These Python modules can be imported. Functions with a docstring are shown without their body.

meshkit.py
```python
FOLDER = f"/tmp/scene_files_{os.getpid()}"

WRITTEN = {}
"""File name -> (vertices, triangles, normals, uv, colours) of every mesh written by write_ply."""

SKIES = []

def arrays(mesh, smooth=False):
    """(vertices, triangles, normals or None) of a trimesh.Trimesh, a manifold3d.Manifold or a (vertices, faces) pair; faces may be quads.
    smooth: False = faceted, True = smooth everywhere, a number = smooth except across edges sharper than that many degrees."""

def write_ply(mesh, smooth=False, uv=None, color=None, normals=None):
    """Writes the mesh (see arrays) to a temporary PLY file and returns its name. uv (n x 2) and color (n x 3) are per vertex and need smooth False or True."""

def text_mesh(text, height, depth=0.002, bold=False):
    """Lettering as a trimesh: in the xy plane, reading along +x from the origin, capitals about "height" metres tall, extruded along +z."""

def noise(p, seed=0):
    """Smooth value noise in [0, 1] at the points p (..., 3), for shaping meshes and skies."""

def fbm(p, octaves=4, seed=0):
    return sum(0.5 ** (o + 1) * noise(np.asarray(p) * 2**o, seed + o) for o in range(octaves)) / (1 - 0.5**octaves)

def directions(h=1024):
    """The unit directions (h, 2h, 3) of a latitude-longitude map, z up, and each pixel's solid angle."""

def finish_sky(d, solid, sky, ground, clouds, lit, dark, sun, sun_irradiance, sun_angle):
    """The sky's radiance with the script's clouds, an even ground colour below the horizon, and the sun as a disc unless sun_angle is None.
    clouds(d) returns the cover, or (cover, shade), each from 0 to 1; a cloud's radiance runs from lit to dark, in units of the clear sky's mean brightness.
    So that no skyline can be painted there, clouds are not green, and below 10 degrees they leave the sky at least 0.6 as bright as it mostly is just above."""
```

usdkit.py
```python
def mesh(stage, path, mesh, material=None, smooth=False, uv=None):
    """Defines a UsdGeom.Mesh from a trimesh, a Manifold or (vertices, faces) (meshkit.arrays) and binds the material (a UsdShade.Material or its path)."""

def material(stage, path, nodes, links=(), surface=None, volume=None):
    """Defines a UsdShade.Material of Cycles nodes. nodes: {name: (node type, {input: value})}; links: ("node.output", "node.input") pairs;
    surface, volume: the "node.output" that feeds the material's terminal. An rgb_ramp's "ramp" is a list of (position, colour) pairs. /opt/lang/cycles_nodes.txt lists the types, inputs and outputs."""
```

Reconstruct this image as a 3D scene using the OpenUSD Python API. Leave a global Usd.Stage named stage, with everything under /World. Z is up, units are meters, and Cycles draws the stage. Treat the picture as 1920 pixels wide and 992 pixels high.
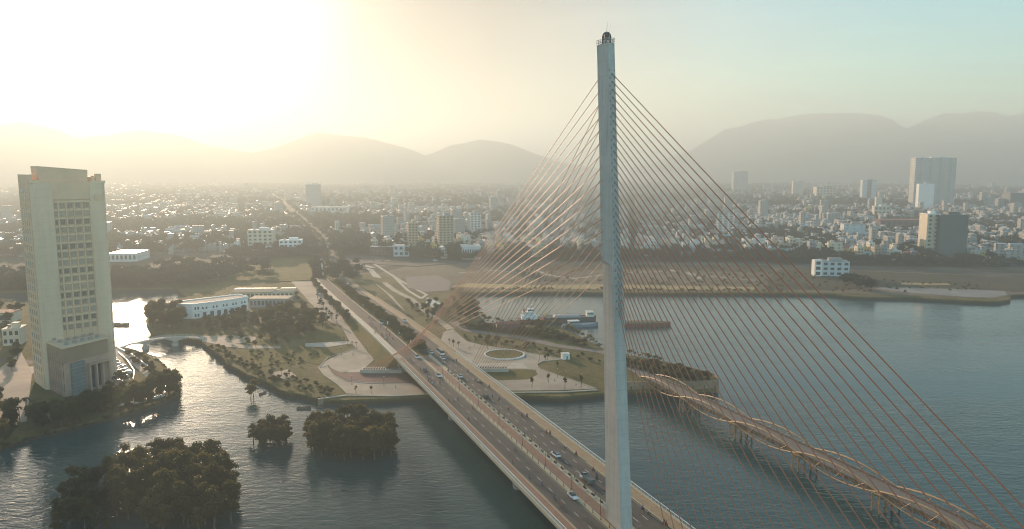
import math, random
import numpy as np, trimesh, manifold3d, shapely
from shapely.geometry import Polygon, Point, LineString
from shapely.ops import unary_union
import usdkit, meshkit
from pxr import Usd, UsdGeom, UsdLux, UsdShade, Gf, Sdf, Vt

stage = Usd.Stage.CreateInMemory()
UsdGeom.SetStageUpAxis(stage, 'Z'); UsdGeom.SetStageMetersPerUnit(stage, 1)
UsdGeom.Xform.Define(stage, '/World'); UsdGeom.Scope.Define(stage, '/World/Looks')

# ------------------------------------------------------------------ camera, sky, sun, exposure
F, CX, CY, HZ, CH = 1400., 960., 496., 317., 108.          # focal length and horizon of the photograph in its pixels, flying height
PITCH = -math.atan((CY - HZ) / F); CP, SP = math.cos(PITCH), math.sin(PITCH)
EXPOSURE = 1.3
SKY_STRENGTH, SUN_STRENGTH = 0.105, 1.25
HAZE_WIDE, HAZE_FORWARD = 2.4e-4, .95e-4                     # haze that scatters evenly, and haze that glows towards the sun
SUN_COLOUR, AEROSOL = (1, .69, .46), .1
SKY_TINTS = [(0., (.64, .94, 1.12)), (.5, (.54, .90, 1.10)), (.72, (.27, .74, .97)), (.80, (.24, .61, .80)), (.87, (.29, .49, .64)), (.92, (.235, .25, .335)), (.95, (.15, .115, .15)), (.968, (.15, .10, .125)), (.98, (.27, .18, .20)), (.99, (.9, .62, .6)), (.996, (3., 2.2, 1.9)), (1., (10., 7.4, 6.))]
SAZ, SEL = math.radians(-27.5), math.radians(11.0)
cam = UsdGeom.Camera.Define(stage, '/World/Camera')
cam.CreateHorizontalApertureAttr(36.); cam.CreateFocalLengthAttr(36 * F / 1920)
cam.CreateClippingRangeAttr((1, 100000)); cam.CreateExposureAttr(EXPOSURE)
_x = UsdGeom.Xformable(cam); _x.AddTranslateOp().Set((0, 0, CH)); _x.AddRotateXOp().Set(90 + math.degrees(PITCH))
SUN = np.array([math.sin(SAZ) * math.cos(SEL), math.cos(SAZ) * math.cos(SEL), math.sin(SEL)])
sun = UsdLux.DistantLight.Define(stage, '/World/Sun')
sun.CreateIntensityAttr(SUN_STRENGTH); sun.CreateNormalizeAttr(True); sun.CreateAngleAttr(.5); sun.CreateColorAttr(SUN_COLOUR)
sun.AddTransformOp().Set(Gf.Matrix4d().SetRotate(Gf.Rotation(Gf.Vec3d(0, 0, 1), Gf.Vec3d(*map(float, SUN)))))
dome = UsdLux.DomeLight.Define(stage, '/World/sky'); dome.CreateIntensityAttr(1)
# the air glows warm around the low sun and turns teal away from it, evenly on all sides
_sm = usdkit.material(stage, '/World/Looks/sky', {
    's': ('sky_texture', {'sky_type': 'single_scattering', 'sun_disc': False, 'sun_elevation': SEL, 'sun_rotation': SAZ, 'air_density': 1.35, 'aerosol_density': AEROSOL, 'ozone_density': 1.}),
    'tc': ('texture_coordinate', {}), 'd': ('vector_math', {'math_type': 'dot_product', 'vector2': tuple(map(float, SUN))}), 'h': ('math', {'math_type': 'multiply_add', 'value2': .5, 'value3': .5}),
    'r': ('rgb_ramp', {'ramp': SKY_TINTS}),
    'x': ('mix_color', {'blend_type': 'multiply', 'fac': 1., 'use_clamp': False}),
    'cm': ('mapping', {'scale': (2.2, 2.2, 13.), 'rotation': (0, 0, .6)}), 'cn': ('noise_texture', {'scale': 1.6, 'detail': 7., 'roughness': .58, 'distortion': .5}), 'cr': ('rgb_ramp', {'ramp': [(.48, (1., 1., 1.)), (.66, (1.22, 1.14, 1.06)), (.8, (1.3, 1.2, 1.1))]}),
    'cx': ('mix_color', {'blend_type': 'multiply', 'fac': 1., 'use_clamp': False}),
    'b': ('background_shader', {'strength': SKY_STRENGTH})},
    [('tc.generated', 'd.vector1'), ('d.value', 'h.value1'), ('h.value', 'r.fac'), ('s.color', 'x.a'), ('r.color', 'x.b'), ('tc.generated', 'cm.vector'), ('cm.vector', 'cn.vector'), ('cn.fac', 'cr.fac'), ('cr.color', 'cx.b'), ('x.result', 'cx.a'), ('cx.result', 'b.color')], surface='b.background')
UsdShade.MaterialBindingAPI.Apply(dome.GetPrim()).Bind(_sm)
dome.GetPrim().SetCustomDataByKey('kind', 'structure')

# ------------------------------------------------------------------ helpers
def W(u, v, z=0.):
    """The point at height z that the photograph shows at pixel (u, v)."""
    a, b = (u - CX) / F, (CY - v) / F
    d = np.array([a, CP - SP * b, SP + CP * b]); t = (z - CH) / d[2]
    return np.array([0, 0, CH]) + t * d
def depth_of(p): return p[1] * CP + (p[2] - CH) * SP
def height_at(p, v):
    """The height above the point p that the photograph shows at row v."""
    dep = depth_of(p)
    for _ in range(3):
        b = (CY - v) / F; t = p[1] / (CP - SP * b); z = CH + t * (SP + CP * b)
    return z
def Wp(pts, z): return [tuple(W(u, v, z)[:2]) for u, v in pts]

USED = {}
def numbered(parent, name):
    k = (parent, name); n = USED.get(k, 0); USED[k] = n + 1
    return name if n == 0 else f'{name}_{n:03d}'
def setdata(prim, label=None, cat=None, group=None, kind=None):
    for k, v in (('label', label), ('category', cat), ('group', group), ('kind', kind)):
        if v: prim.SetCustomDataByKey(k, v)
def place(prim, loc=(0, 0, 0), rz=0., sc=1.):
    x = UsdGeom.Xformable(prim); x.ClearXformOpOrder()
    s = (sc, sc, sc) if np.ndim(sc) == 0 else tuple(map(float, sc))
    x.AddTranslateOp().Set(Gf.Vec3d(*map(float, loc))); x.AddRotateZOp().Set(float(math.degrees(rz))); x.AddScaleOp().Set(Gf.Vec3f(*map(float, s)))
def thing(name, label, cat, loc=(0, 0, 0), rz=0., sc=1., group=None):
    p = '/World/' + numbered('/World', name)
    prim = UsdGeom.Xform.Define(stage, p).GetPrim(); place(prim, loc, rz, sc); setdata(prim, label, cat, group)
    return prim
def path_of(p): return str(p.GetPath()) if hasattr(p, 'GetPath') else p
def obj(name, mesh, mat, parent='/World', smooth=False, kind=None, label=None):
    if isinstance(mesh, MB): mesh = mesh.mesh()
    pp = path_of(parent); path = pp + '/' + numbered(pp, name)
    m = usdkit.mesh(stage, path, mesh, mat, smooth=smooth)
    setdata(m.GetPrim(), label=label, kind=kind)
    return m.GetPrim()
def struct(name, mesh, mat, smooth=False): return obj(name, mesh, mat, '/World', smooth, 'structure')
def single(name, mesh, mat, label, cat, group=None, smooth=False, kind=None):
    p = obj(name, mesh, mat, '/World', smooth); setdata(p, label, cat, group, kind); return p
def copy(src, loc, rz=0., sc=1., label=None, group=None):
    was = src.GetCustomData()
    base = str(src.GetName()).rstrip('0123456789').rstrip('_')
    prim = thing(base, label or was['label'], was['category'], loc, rz, sc, group or was.get('group'))
    prim.GetReferences().AddInternalReference(src.GetPath()); prim.SetInstanceable(True)
    return prim
class Kind:
    """A prototype: the first placement moves the original, the later ones are instances of it."""
    def __init__(self, prim): self.prim, self.used = prim, False
    def put(self, loc, rz=0., sc=1., label=None, group=None):
        if not self.used:
            self.used = True; place(self.prim, loc, rz, sc); setdata(self.prim, label, None, group); return self.prim
        return copy(self.prim, loc, rz, sc, label, group)

BOXF = np.array([[0,2,1],[0,3,2],[4,5,6],[4,6,7],[0,1,5],[0,5,4],[1,2,6],[1,6,5],[2,3,7],[2,7,6],[3,0,4],[3,4,7]])
class MB:
    """Collects shapes into one mesh."""
    def __init__(self): self.v, self.f, self.n = [], [], 0
    def add(self, v, f):
        v = np.asarray(v, float); self.v.append(v); self.f.append(np.asarray(f, int) + self.n); self.n += len(v); return self
    def tm(self, m): return self.add(m.vertices, m.faces)
    def box(self, c, s, rz=0., top=1.):
        sx, sy, sz = np.array(s, float) / 2
        v = np.array([[-sx,-sy,-sz],[sx,-sy,-sz],[sx,sy,-sz],[-sx,sy,-sz],[-sx*top,-sy*top,sz],[sx*top,-sy*top,sz],[sx*top,sy*top,sz],[-sx*top,sy*top,sz]])
        if rz: k, q = math.cos(rz), math.sin(rz); v = v @ np.array([[k, q, 0], [-q, k, 0], [0, 0, 1]])
        return self.add(v + np.asarray(c, float), BOXF)
    def hexa(self, bottom, top): return self.add(np.vstack([bottom, top]), BOXF)
    def tube(self, p, q, r, r2=None, n=6):
        p, q = np.asarray(p, float), np.asarray(q, float); r2 = r if r2 is None else r2
        d = q - p; d = d / max(np.linalg.norm(d), 1e-9)
        a = np.cross(d, [0, 0, 1.] if abs(d[2]) < .9 else [1., 0, 0]); a /= np.linalg.norm(a); b = np.cross(d, a)
        t = np.arange(n) * 2 * math.pi / n; ring = np.outer(np.cos(t), a) + np.outer(np.sin(t), b)
        v = np.vstack([p + ring * r, q + ring * r2, [p], [q]]); f = []
        for i in range(n):
            j = (i + 1) % n; f += [[i, n + i, n + j], [i, n + j, j], [2*n, i, j], [2*n + 1, n + j, n + i]]
        return self.add(v, f)
    def line(self, pts, r, n=6):
        for a, b in zip(pts[:-1], pts[1:]): self.tube(a, b, r, n=n)
        return self
    def poly(self, pts, z0, z1):
        g = pts if hasattr(pts, 'geom_type') else Polygon(pts)
        if not g.is_valid: g = g.buffer(0)
        for h in getattr(g, 'geoms', [g]):
            m = trimesh.creation.extrude_polygon(h, z1 - z0, engine='earcut'); m.apply_translation([0, 0, z0]); self.tm(m)
        return self
    def hull(self, pts): return self.tm(trimesh.convex.convex_hull(np.asarray(pts, float)))
    def sweep(self, sec, frames):
        """sec: closed outline of (q, z) points; frames: list of functions (q, z) -> xyz."""
        n = len(sec); v = [fr(q, z) for fr in frames for q, z in sec]; f = []
        for k in range(len(frames) - 1):
            for i in range(n):
                j = (i + 1) % n; a, b = k * n + i, k * n + j
                f += [[a, b, b + n], [a, b + n, a + n]]
        cap = trimesh.creation.triangulate_polygon(Polygon(sec), engine='earcut')
        cv, cf = cap; order = [int(np.argmin(((np.asarray(sec) - p) ** 2).sum(1))) for p in cv]
        for t in cf:
            t = [order[i] for i in t]; f.append(t[::-1]); f.append([i + (len(frames) - 1) * n for i in t])
        return self.add(v, f)
    def mesh(self):
        m = trimesh.Trimesh(np.vstack(self.v), np.vstack(self.f), process=False); return m
def fixed(m):
    trimesh.repair.fix_normals(m); return m
def rot(p, a): c, s = math.cos(a), math.sin(a); return np.array([p[0]*c - p[1]*s, p[0]*s + p[1]*c])

# ------------------------------------------------------------------ materials
def hexc(*c): return tuple(c)
MATS = {}
def M(name, c, rough=.7, var=.18, scale=.35, metal=0., spec=.5, bump=0., c2=None, coord='position', detail=4., bscale=None):
    """A plain material whose colour wanders a little with noise in the thing's own space."""
    if name in MATS: return MATS[name]
    c = np.array(c, float); lo, hi = np.clip(c * (1 - var), 0, 1), np.clip((c if c2 is None else np.array(c2)) * (1 + (var if c2 is None else 0)), 0, 1)
    nodes = {'g': ('geometry', {}) if coord == 'position' else ('texture_coordinate', {}),
             'n': ('noise_texture', {'scale': scale, 'detail': detail, 'roughness': .62}),
             'r': ('rgb_ramp', {'ramp': [(.3, tuple(lo)), (.7, tuple(hi))]}),
             'p': ('principled_bsdf', {'roughness': rough, 'metallic': metal, 'specular_ior_level': spec})}
    links = [('g.position' if coord == 'position' else 'g.object', 'n.vector'), ('n.fac', 'r.fac'), ('r.color', 'p.base_color')]
    if bump:
        nodes['m'] = ('noise_texture', {'scale': bscale or scale * 9, 'detail': 3.}); nodes['b'] = ('bump', {'strength': .6, 'distance': bump})
        links += [('g.position' if coord == 'position' else 'g.object', 'm.vector'), ('m.fac', 'b.height'), ('b.normal', 'p.normal')]
    MATS[name] = usdkit.material(stage, '/World/Looks/' + name, nodes, links, surface='p.BSDF'); return MATS[name]
def leaf_mat(name, c1, c2, trans=.35):
    MATS[name] = usdkit.material(stage, '/World/Looks/' + name, {
        'g': ('geometry', {}), 'o': ('object_info', {}),
        'a': ('math', {'math_type': 'multiply_add', 'value2': .5}), 'b': ('math', {'math_type': 'multiply', 'value2': .5}),
        'r': ('rgb_ramp', {'ramp': [(0., c1), (1., c2)]}),
        'd': ('principled_bsdf', {'roughness': .55, 'specular_ior_level': .35}), 't': ('translucent_bsdf', {}), 'm': ('mix_closure', {'fac': trans}),
        'hs': ('hsv', {'value': 1.6, 'saturation': 1.1})},
        [('g.random_per_island', 'b.value1'), ('o.random', 'a.value1'), ('b.value', 'a.value3'), ('a.value', 'r.fac'), ('r.color', 'd.base_color'), ('r.color', 'hs.color'), ('hs.color', 't.color'), ('d.BSDF', 'm.closure1'), ('t.BSDF', 'm.closure2')], surface='m.closure')
    return MATS[name]
def ground_mat(name, stops, scale=.02, rough=.95, fine=.6):
    MATS[name] = usdkit.material(stage, '/World/Looks/' + name, {
        'g': ('geometry', {}), 'n': ('noise_texture', {'scale': scale, 'detail': 6., 'roughness': .65, 'distortion': .4}),
        'n2': ('noise_texture', {'scale': fine, 'detail': 3.}), 'mx': ('mix_float', {'fac': .35}),
        'r': ('rgb_ramp', {'ramp': stops}), 'p': ('principled_bsdf', {'roughness': rough, 'specular_ior_level': .15}),
        'b': ('bump', {'strength': .5, 'distance': .3}), 'sx': ('separate_xyz', {}), 'mr': ('map_range', {'from_min': 1.1, 'from_max': 1.9, 'to_min': 1., 'to_max': 0., 'clamp': True}), 'mud': ('mix_color', {'b': (.075, .058, .04)})},
        [('g.position', 'n.vector'), ('g.position', 'n2.vector'), ('n.fac', 'mx.a'), ('n2.fac', 'mx.b'), ('mx.result', 'r.fac'), ('g.position', 'sx.vector'), ('sx.z', 'mr.value'), ('mr.result', 'mud.fac'), ('r.color', 'mud.a'), ('mud.result', 'p.base_color'), ('n2.fac', 'b.height'), ('b.normal', 'p.normal')], surface='p.BSDF')
    return MATS[name]
def streaked(name, stops, rotz, scale, rough, stops2=None, joint=None):
    nodes = {'g': ('geometry', {}), 'vr': ('vector_rotate', {'rotate_type': 'z_axis', 'angle': rotz}), 'm': ('mapping', {'scale': scale}), 'n': ('noise_texture', {'scale': 1., 'detail': 5., 'roughness': .6}),
        'n2': ('noise_texture', {'scale': .16, 'detail': 6., 'roughness': .7}), 'mx': ('mix_float', {'fac': .45}), 'r': ('rgb_ramp', {'ramp': stops}), 'p': ('principled_bsdf', {'roughness': rough, 'specular_ior_level': .3})}
    links = [('g.position', 'vr.vector'), ('vr.vector', 'm.vector'), ('m.vector', 'n.vector'), ('g.position', 'n2.vector'), ('n.fac', 'mx.a'), ('n2.fac', 'mx.b'), ('mx.result', 'r.fac')]
    if joint:
        nodes |= {'wv': ('wave_texture', {'bands_direction': 'z', 'scale': joint, 'profile': 'sine'}), 'jr': ('rgb_ramp', {'ramp': [(0., (.9, .9, .9)), (.02, (1, 1, 1)), (1., (1, 1, 1))]}), 'jm': ('mix_color', {'blend_type': 'multiply', 'fac': 1.}), 'bp': ('bump', {'strength': .5, 'distance': .05})}
        links += [('g.position', 'wv.vector'), ('wv.fac', 'jr.fac'), ('r.color', 'jm.a'), ('jr.color', 'jm.b'), ('jm.result', 'p.base_color'), ('n2.fac', 'bp.height'), ('bp.normal', 'p.normal')]
    else: links += [('r.color', 'p.base_color')]
    MATS[name] = usdkit.material(stage, '/World/Looks/' + name, nodes, links, surface='p.BSDF'); return MATS[name]
asphalt = streaked('asphalt', [(.3, (.062, .055, .046)), (.5, (.1, .09, .074)), (.7, (.14, .125, .1))], math.radians(21.69) * -1, (.8, .012, .1), .85)
concrete = M('concrete', (.42, .39, .33), .8, .16, .2, bump=.02)
pylon_concrete = streaked('pylon_concrete', [(.3, (.30, .29, .265)), (.5, (.44, .42, .385)), (.7, (.52, .50, .455))], 0., (.9, .9, .03), .75, joint=.078)
fascia = M('fascia', (.50, .43, .31), .7, .12, .3)
kerbmat = M('kerb_cream', (.46, .38, .24), .75, .12, .3)
brickwalk = M('brick_walk', (.26, .145, .09), .8, .15, .5)
sandwalk = M('sand_walk', (.34, .24, .13), .8, .15, .4)
white = M('white_paint', (.78, .77, .73), .45, .05, .8)
offwhite = M('off_white', (.62, .6, .54), .6, .1, .3)
cream = M('cream_paint', (.6, .52, .38), .65, .1, .2)
dark = M('dark_metal', (.04, .04, .042), .5, .2, 1.)
steel = M('steel', (.33, .33, .32), .4, .1, 1., metal=.6)
rust = M('cable_red', (.36, .12, .055), .45, .1, .5)
trussm = M('truss_yellow', (.46, .275, .13), .5, .2, .4); slotm = M('anchor_recess', (.25, .21, .19), .8, .1, .5)
woodside = M('wood_side', (.24, .15, .09), .85, .25, .8)
trussdeck = M('truss_deck', (.2, .165, .135), .85, .15, .3)
glassd = M('dark_glass', (.035, .045, .05), .12, .2, .2, spec=.8)
glassb = M('blue_glass', (.14, .24, .27), .15, .15, .1, spec=.8)
bark = M('bark', (.1, .075, .05), .9, .25, 2.)
plaza = M('plaza_paving', (.40, .325, .235), .85, .25, .05, bump=.01)
plaza2 = M('plaza_light', (.5, .43, .335), .85, .15, .1)
redbrown = M('red_brown', (.16, .085, .065), .85, .2, .2)
rubber = M('rubber', (.02, .02, .02), .8, .1, 1.)
quaym = M('quay_wall', (.30, .21, .13), .9, .25, .15, bump=.06)
ground = ground_mat('ground_grass', [(.3, (.05, .056, .014)), (.45, (.105, .098, .026)), (.58, (.18, .14, .055)), (.75, (.26, .19, .09))], .035)
lawn = ground_mat('lawn', [(.3, (.06, .066, .014)), (.5, (.125, .112, .026)), (.62, (.17, .135, .045)), (.78, (.25, .18, .08))], .045)
earth = ground_mat('bare_earth', [(.3, (.1, .08, .05)), (.5, (.19, .15, .1)), (.75, (.3, .24, .15))], .012)
cityground = ground_mat('city_ground', [(.3, (.025, .04, .03)), (.55, (.06, .066, .05)), (.75, (.13, .12, .1))], .02)
sand = ground_mat('sand', [(.3, (.36, .27, .13)), (.7, (.52, .4, .2))], .03)
forest = ground_mat('forest', [(.3, (.035, .055, .035)), (.7, (.08, .095, .05))], .004, fine=.02)
leaf_dark = leaf_mat('leaf_mangrove', (.045, .048, .018), (.22, .175, .055), .45)
leaf_mid = leaf_mat('leaf_mid', (.045, .052, .016), (.2, .17, .05), .45)
leaf_city = leaf_mat('leaf_city', (.012, .024, .014), (.05, .062, .028), .25)
leaf_dry = leaf_mat('leaf_dry', (.05, .05, .018), (.14, .115, .04), .35)

# ------------------------------------------------------------------ haze
HZT = 670.
_hm = usdkit.material(stage, '/World/Looks/haze', {'v': ('principled_volume', {'color': (.68, .93, 1.), 'density': HAZE_WIDE, 'anisotropy': .1}), 'w': ('principled_volume', {'color': (1., .8, .63), 'density': HAZE_FORWARD, 'anisotropy': .6}), 'a': ('add_closure', {})}, [('v.volume', 'a.closure1'), ('w.volume', 'a.closure2')], volume='a.closure')
_h = usdkit.mesh(stage, '/World/haze', MB().box((0, 9000, (HZT - 6) / 2), (44000, 26000, HZT + 6)).mesh(), _hm); setdata(_h.GetPrim(), kind='stuff', label='pale warm haze over the river and the whole city', cat='haze')

# ------------------------------------------------------------------ water
wm = usdkit.material(stage, '/World/Looks/water', {
    'g': ('geometry', {}), 'm1': ('mapping', {'scale': (.2, .5, .3), 'rotation': (0, 0, .35)}), 'm2': ('mapping', {'scale': (.03, .065, .05), 'rotation': (0, 0, .2)}), 'm3': ('mapping', {'scale': (.0045, .011, .01), 'rotation': (0, 0, -.3)}),
    'n1': ('noise_texture', {'scale': 1., 'detail': 3., 'roughness': .55, 'distortion': .6}), 'n2': ('noise_texture', {'scale': 1., 'detail': 2.}), 'n3': ('noise_texture', {'scale': 1., 'detail': 4., 'distortion': .8}),
    'ad': ('math', {'math_type': 'multiply_add', 'value2': 1.3}), 'mr': ('map_range', {'from_min': .35, 'from_max': .65, 'to_min': .35, 'to_max': 1.1, 'clamp': True}),
    'b': ('bump', {'strength': 1., 'distance': .26}), 'cr': ('rgb_ramp', {'ramp': [(.3, (.012, .058, .062)), (.7, (.036, .072, .064))]}),
    'p': ('principled_bsdf', {'roughness': .08, 'ior': 1.33})},
    [('g.position', 'm1.vector'), ('g.position', 'm2.vector'), ('g.position', 'm3.vector'), ('m1.vector', 'n1.vector'), ('m2.vector', 'n2.vector'), ('m3.vector', 'n3.vector'), ('n2.fac', 'ad.value1'), ('n1.fac', 'ad.value3'), ('ad.value', 'b.height'), ('n3.fac', 'mr.value'), ('mr.result', 'b.strength'), ('n3.fac', 'cr.fac'), ('cr.color', 'p.base_color'), ('b.normal', 'p.normal')], surface='p.BSDF')
struct('river_water', (np.array([[-21000, -3500, 0], [21000, -3500, 0], [21000, 21500, 0], [-21000, 21500, 0]]), np.array([[0, 1, 2], [0, 2, 3]])), wm)

# ------------------------------------------------------------------ land
GZ = 2.5
main_px = [(-700, 545), (0, 547), (200, 541), (330, 540), (352, 556), (318, 566), (300, 575), (272, 600), (285, 622), (330, 632), (378, 638), (400, 658), (430, 684), (480, 708), (540, 735), (600, 748), (640, 751), (700, 748), (800, 742), (960, 740), (1050, 743), (1125, 737), (1180, 733), (1300, 735), (1338, 730), (1336, 716), (1322, 700), (1280, 688), (1240, 680), (1165, 664), (1125, 650), (1060, 618), (1040, 610), (960, 609), (912, 605), (897, 588), (893, 568), (872, 553), (850, 548), (1000, 547), (1300, 549), (1480, 549), (1560, 551), (1600, 556), (1700, 557), (1800, 563), (1870, 565), (1893, 560), (1897, 553), (1920, 549), (2500, 549)]
main_xy = Wp(main_px, GZ)
bay_px = [(2100, 358), (1920, 355), (1750, 351), (1600, 347), (1500, 343), (1440, 340)]
bay_xy = Wp(bay_px, GZ)
land = Polygon(main_xy + [(3200, 900), (3700, 2600)] + bay_xy + [(1600, 8400), (-7500, 8400), (-7000, 700)]).buffer(0)
def jitter_shore(poly, step, amp, seed):
    out = []
    for g in getattr(poly, 'geoms', [poly]):
        L = g.exterior.length; pts = []
        for k in np.arange(0, L, step):
            p = g.exterior.interpolate(k); pts.append((p.x, p.y))
        pts = np.array(pts); n = meshkit.fbm(np.c_[pts / 14., np.zeros(len(pts))], 3, seed) - .5; m = meshkit.fbm(np.c_[pts / 14. + 50, np.zeros(len(pts))], 3, seed + 5) - .5
        out.append(Polygon(pts + amp * np.c_[n, m]).buffer(0))
    return unary_union(out)
near_box = Polygon([(-700, 0), (700, 0), (700, 760), (-700, 760)])
near = jitter_shore(land.intersection(near_box), 4., 3., 3).intersection(near_box.buffer(-.01))
far = land.difference(near_box)
struct('park_ground', MB().poly(near, -2, GZ), ground)
struct('city_ground', MB().poly(far, -2, GZ + .02), cityground)
isl_px = [(-600, 562), (0, 558), (60, 572), (150, 622), (205, 646), (240, 652), (280, 664), (312, 688), (338, 706), (336, 735), (300, 752), (232, 772), (150, 795), (60, 815), (0, 838), (-600, 880)]
island = jitter_shore(Polygon(Wp(isl_px, 2.)).buffer(0), 4., 3., 9)
struct('island_ground', MB().poly(island, -2, 2.), ground)

# bare riverside land, sand and promenade on the far bank
LAYER = [GZ + .03]
def sheet(name, pts, mat, z=None, px=True, base=GZ, top=None):
    LAYER[0] += .004
    zz = z if z is not None else LAYER[0]
    xy = Wp(pts, base) if px else pts
    return struct(name, MB().poly(xy, zz - .25, zz), mat)
sheet('bare_ground', [(700, 515), (760, 500), (850, 492), (1000, 491), (1200, 489), (1440, 493), (1600, 498), (2300, 505), (2300, 548), (1900, 552), (1860, 560), (1700, 554), (1480, 546), (1300, 546.5), (1000, 545), (852, 546), (800, 530)], earth)
sheet('riverside_sand', [(845, 537), (900, 540), (1000, 541), (1300, 543), (1420, 544), (1420, 539), (1250, 535), (1120, 533), (1000, 535), (880, 531)], sand)
sheet('promenade', [(1640, 541), (1700, 548), (1800, 556), (1860, 558), (1888, 553), (1884, 546), (1820, 543), (1740, 541), (1660, 537)], M('promenade_grey', (.27, .25, .22), .85, .2, .04))
field = ground_mat('dark_field', [(.3, (.05, .055, .03)), (.55, (.1, .085, .05)), (.75, (.16, .12, .075))], .02)
sheet('dark_field', [(1470, 500), (1600, 503), (1800, 508), (2300, 515), (2300, 546), (1900, 548), (1880, 545), (1740, 539), (1640, 539), (1560, 545), (1440, 543), (1440, 520)], field)
sheet('dark_field', [(1000, 496), (1440, 498), (1460, 512), (1200, 505), (1000, 508)], field)
LAYER[0] += .02
sheet('sand_strip', [(1690, 530), (1780, 531.5), (1782, 534.5), (1690, 534)], sand)
def ribbon(pts, w): return LineString(pts).buffer(w / 2, cap_style=2, join_style=1)
def road(name, px, w, mat, base=GZ):
    LAYER[0] += .004
    return struct(name, MB().poly(ribbon(Wp(px, base), w), LAYER[0] - .25, LAYER[0]), mat)
road('riverside_road', [(700, 499), (850, 490), (1000, 489.5), (1400, 491), (1640, 505), (1900, 514), (2300, 520)], 16, asphalt)
road('riverside_kerb', [(860, 494), (1000, 492.5), (1400, 494.5), (1640, 509), (1900, 518)], 1.2, concrete)
road('dirt_track', [(860, 512), (930, 507), (1010, 515), (1080, 522), (1160, 512), (1260, 508), (1330, 518), (1420, 526)], 5, plaza)
road('dirt_track', [(1005, 507), (1030, 516), (1085, 523)], 5, plaza2)
road('dirt_track', [(1255, 506), (1290, 512), (1315, 523)], 5, plaza2)

# ------------------------------------------------------------------ mountains
def ridge(name, prof, Y, width, seed):
    prof = np.array(prof, float); us = np.linspace(prof[0, 0], prof[-1, 0], 240)
    vs = np.interp(us, prof[:, 0], prof[:, 1]); n = 14
    X = (us - CX) / F * Y; Ht = CH + (HZ - vs) / F * Y
    rows = np.linspace(-1, 1, n); V = []
    for r in rows:
        fall = 1 - abs(r) ** .85
        wob = meshkit.fbm(np.c_[X / 420., np.full(len(X), r * width / 420. + seed), np.zeros(len(X))], 5, seed)
        z = Ht * fall * (1 + (abs(r) > .01) * (wob - .5) * .9 * (1 - fall * .4)) - (abs(r) > .99) * 6
        z = np.where(abs(r) < .1, Ht + (meshkit.noise(np.c_[X / 110., X * 0, X * 0], seed) - .5) * .035 * Ht, np.minimum(z, Ht * .985))
        V.append(np.c_[X * (1 + r * width / Y), np.full(len(X), Y + r * width) + (wob - .5) * 300 * (abs(r) > .1), np.maximum(z, -1.5)])
    m = len(us); V = np.vstack(V); Fc = []
    for a in range(n - 1):
        i = np.arange(m - 1) + a * m
        Fc.append(np.c_[i, i + 1, i + 1 + m]); Fc.append(np.c_[i, i + 1 + m, i + m])
    struct(name, (V, np.vstack(Fc)), forest, smooth=50)
ridge('hills', [(-900, 300), (-400, 262), (-150, 250), (0, 240), (60, 232), (120, 245), (150, 262), (200, 258), (270, 247), (330, 252), (400, 275), (480, 287), (540, 272), (600, 250), (650, 256), (700, 262), (760, 277), (800, 292), (850, 273), (900, 263), (960, 272), (1010, 291), (1060, 307), (1120, 316)], 6600., 800., 1)
ridge('mountains', [(1180, 316), (1290, 285), (1350, 246), (1440, 226), (1500, 219), (1560, 215), (1620, 216), (1660, 228), (1690, 243), (1720, 230), (1760, 215), (1790, 216), (1810, 211), (1845, 213), (1870, 222), (1920, 211), (2000, 222), (2200, 250), (2600, 300)], 7250., 560., 2)
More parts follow.
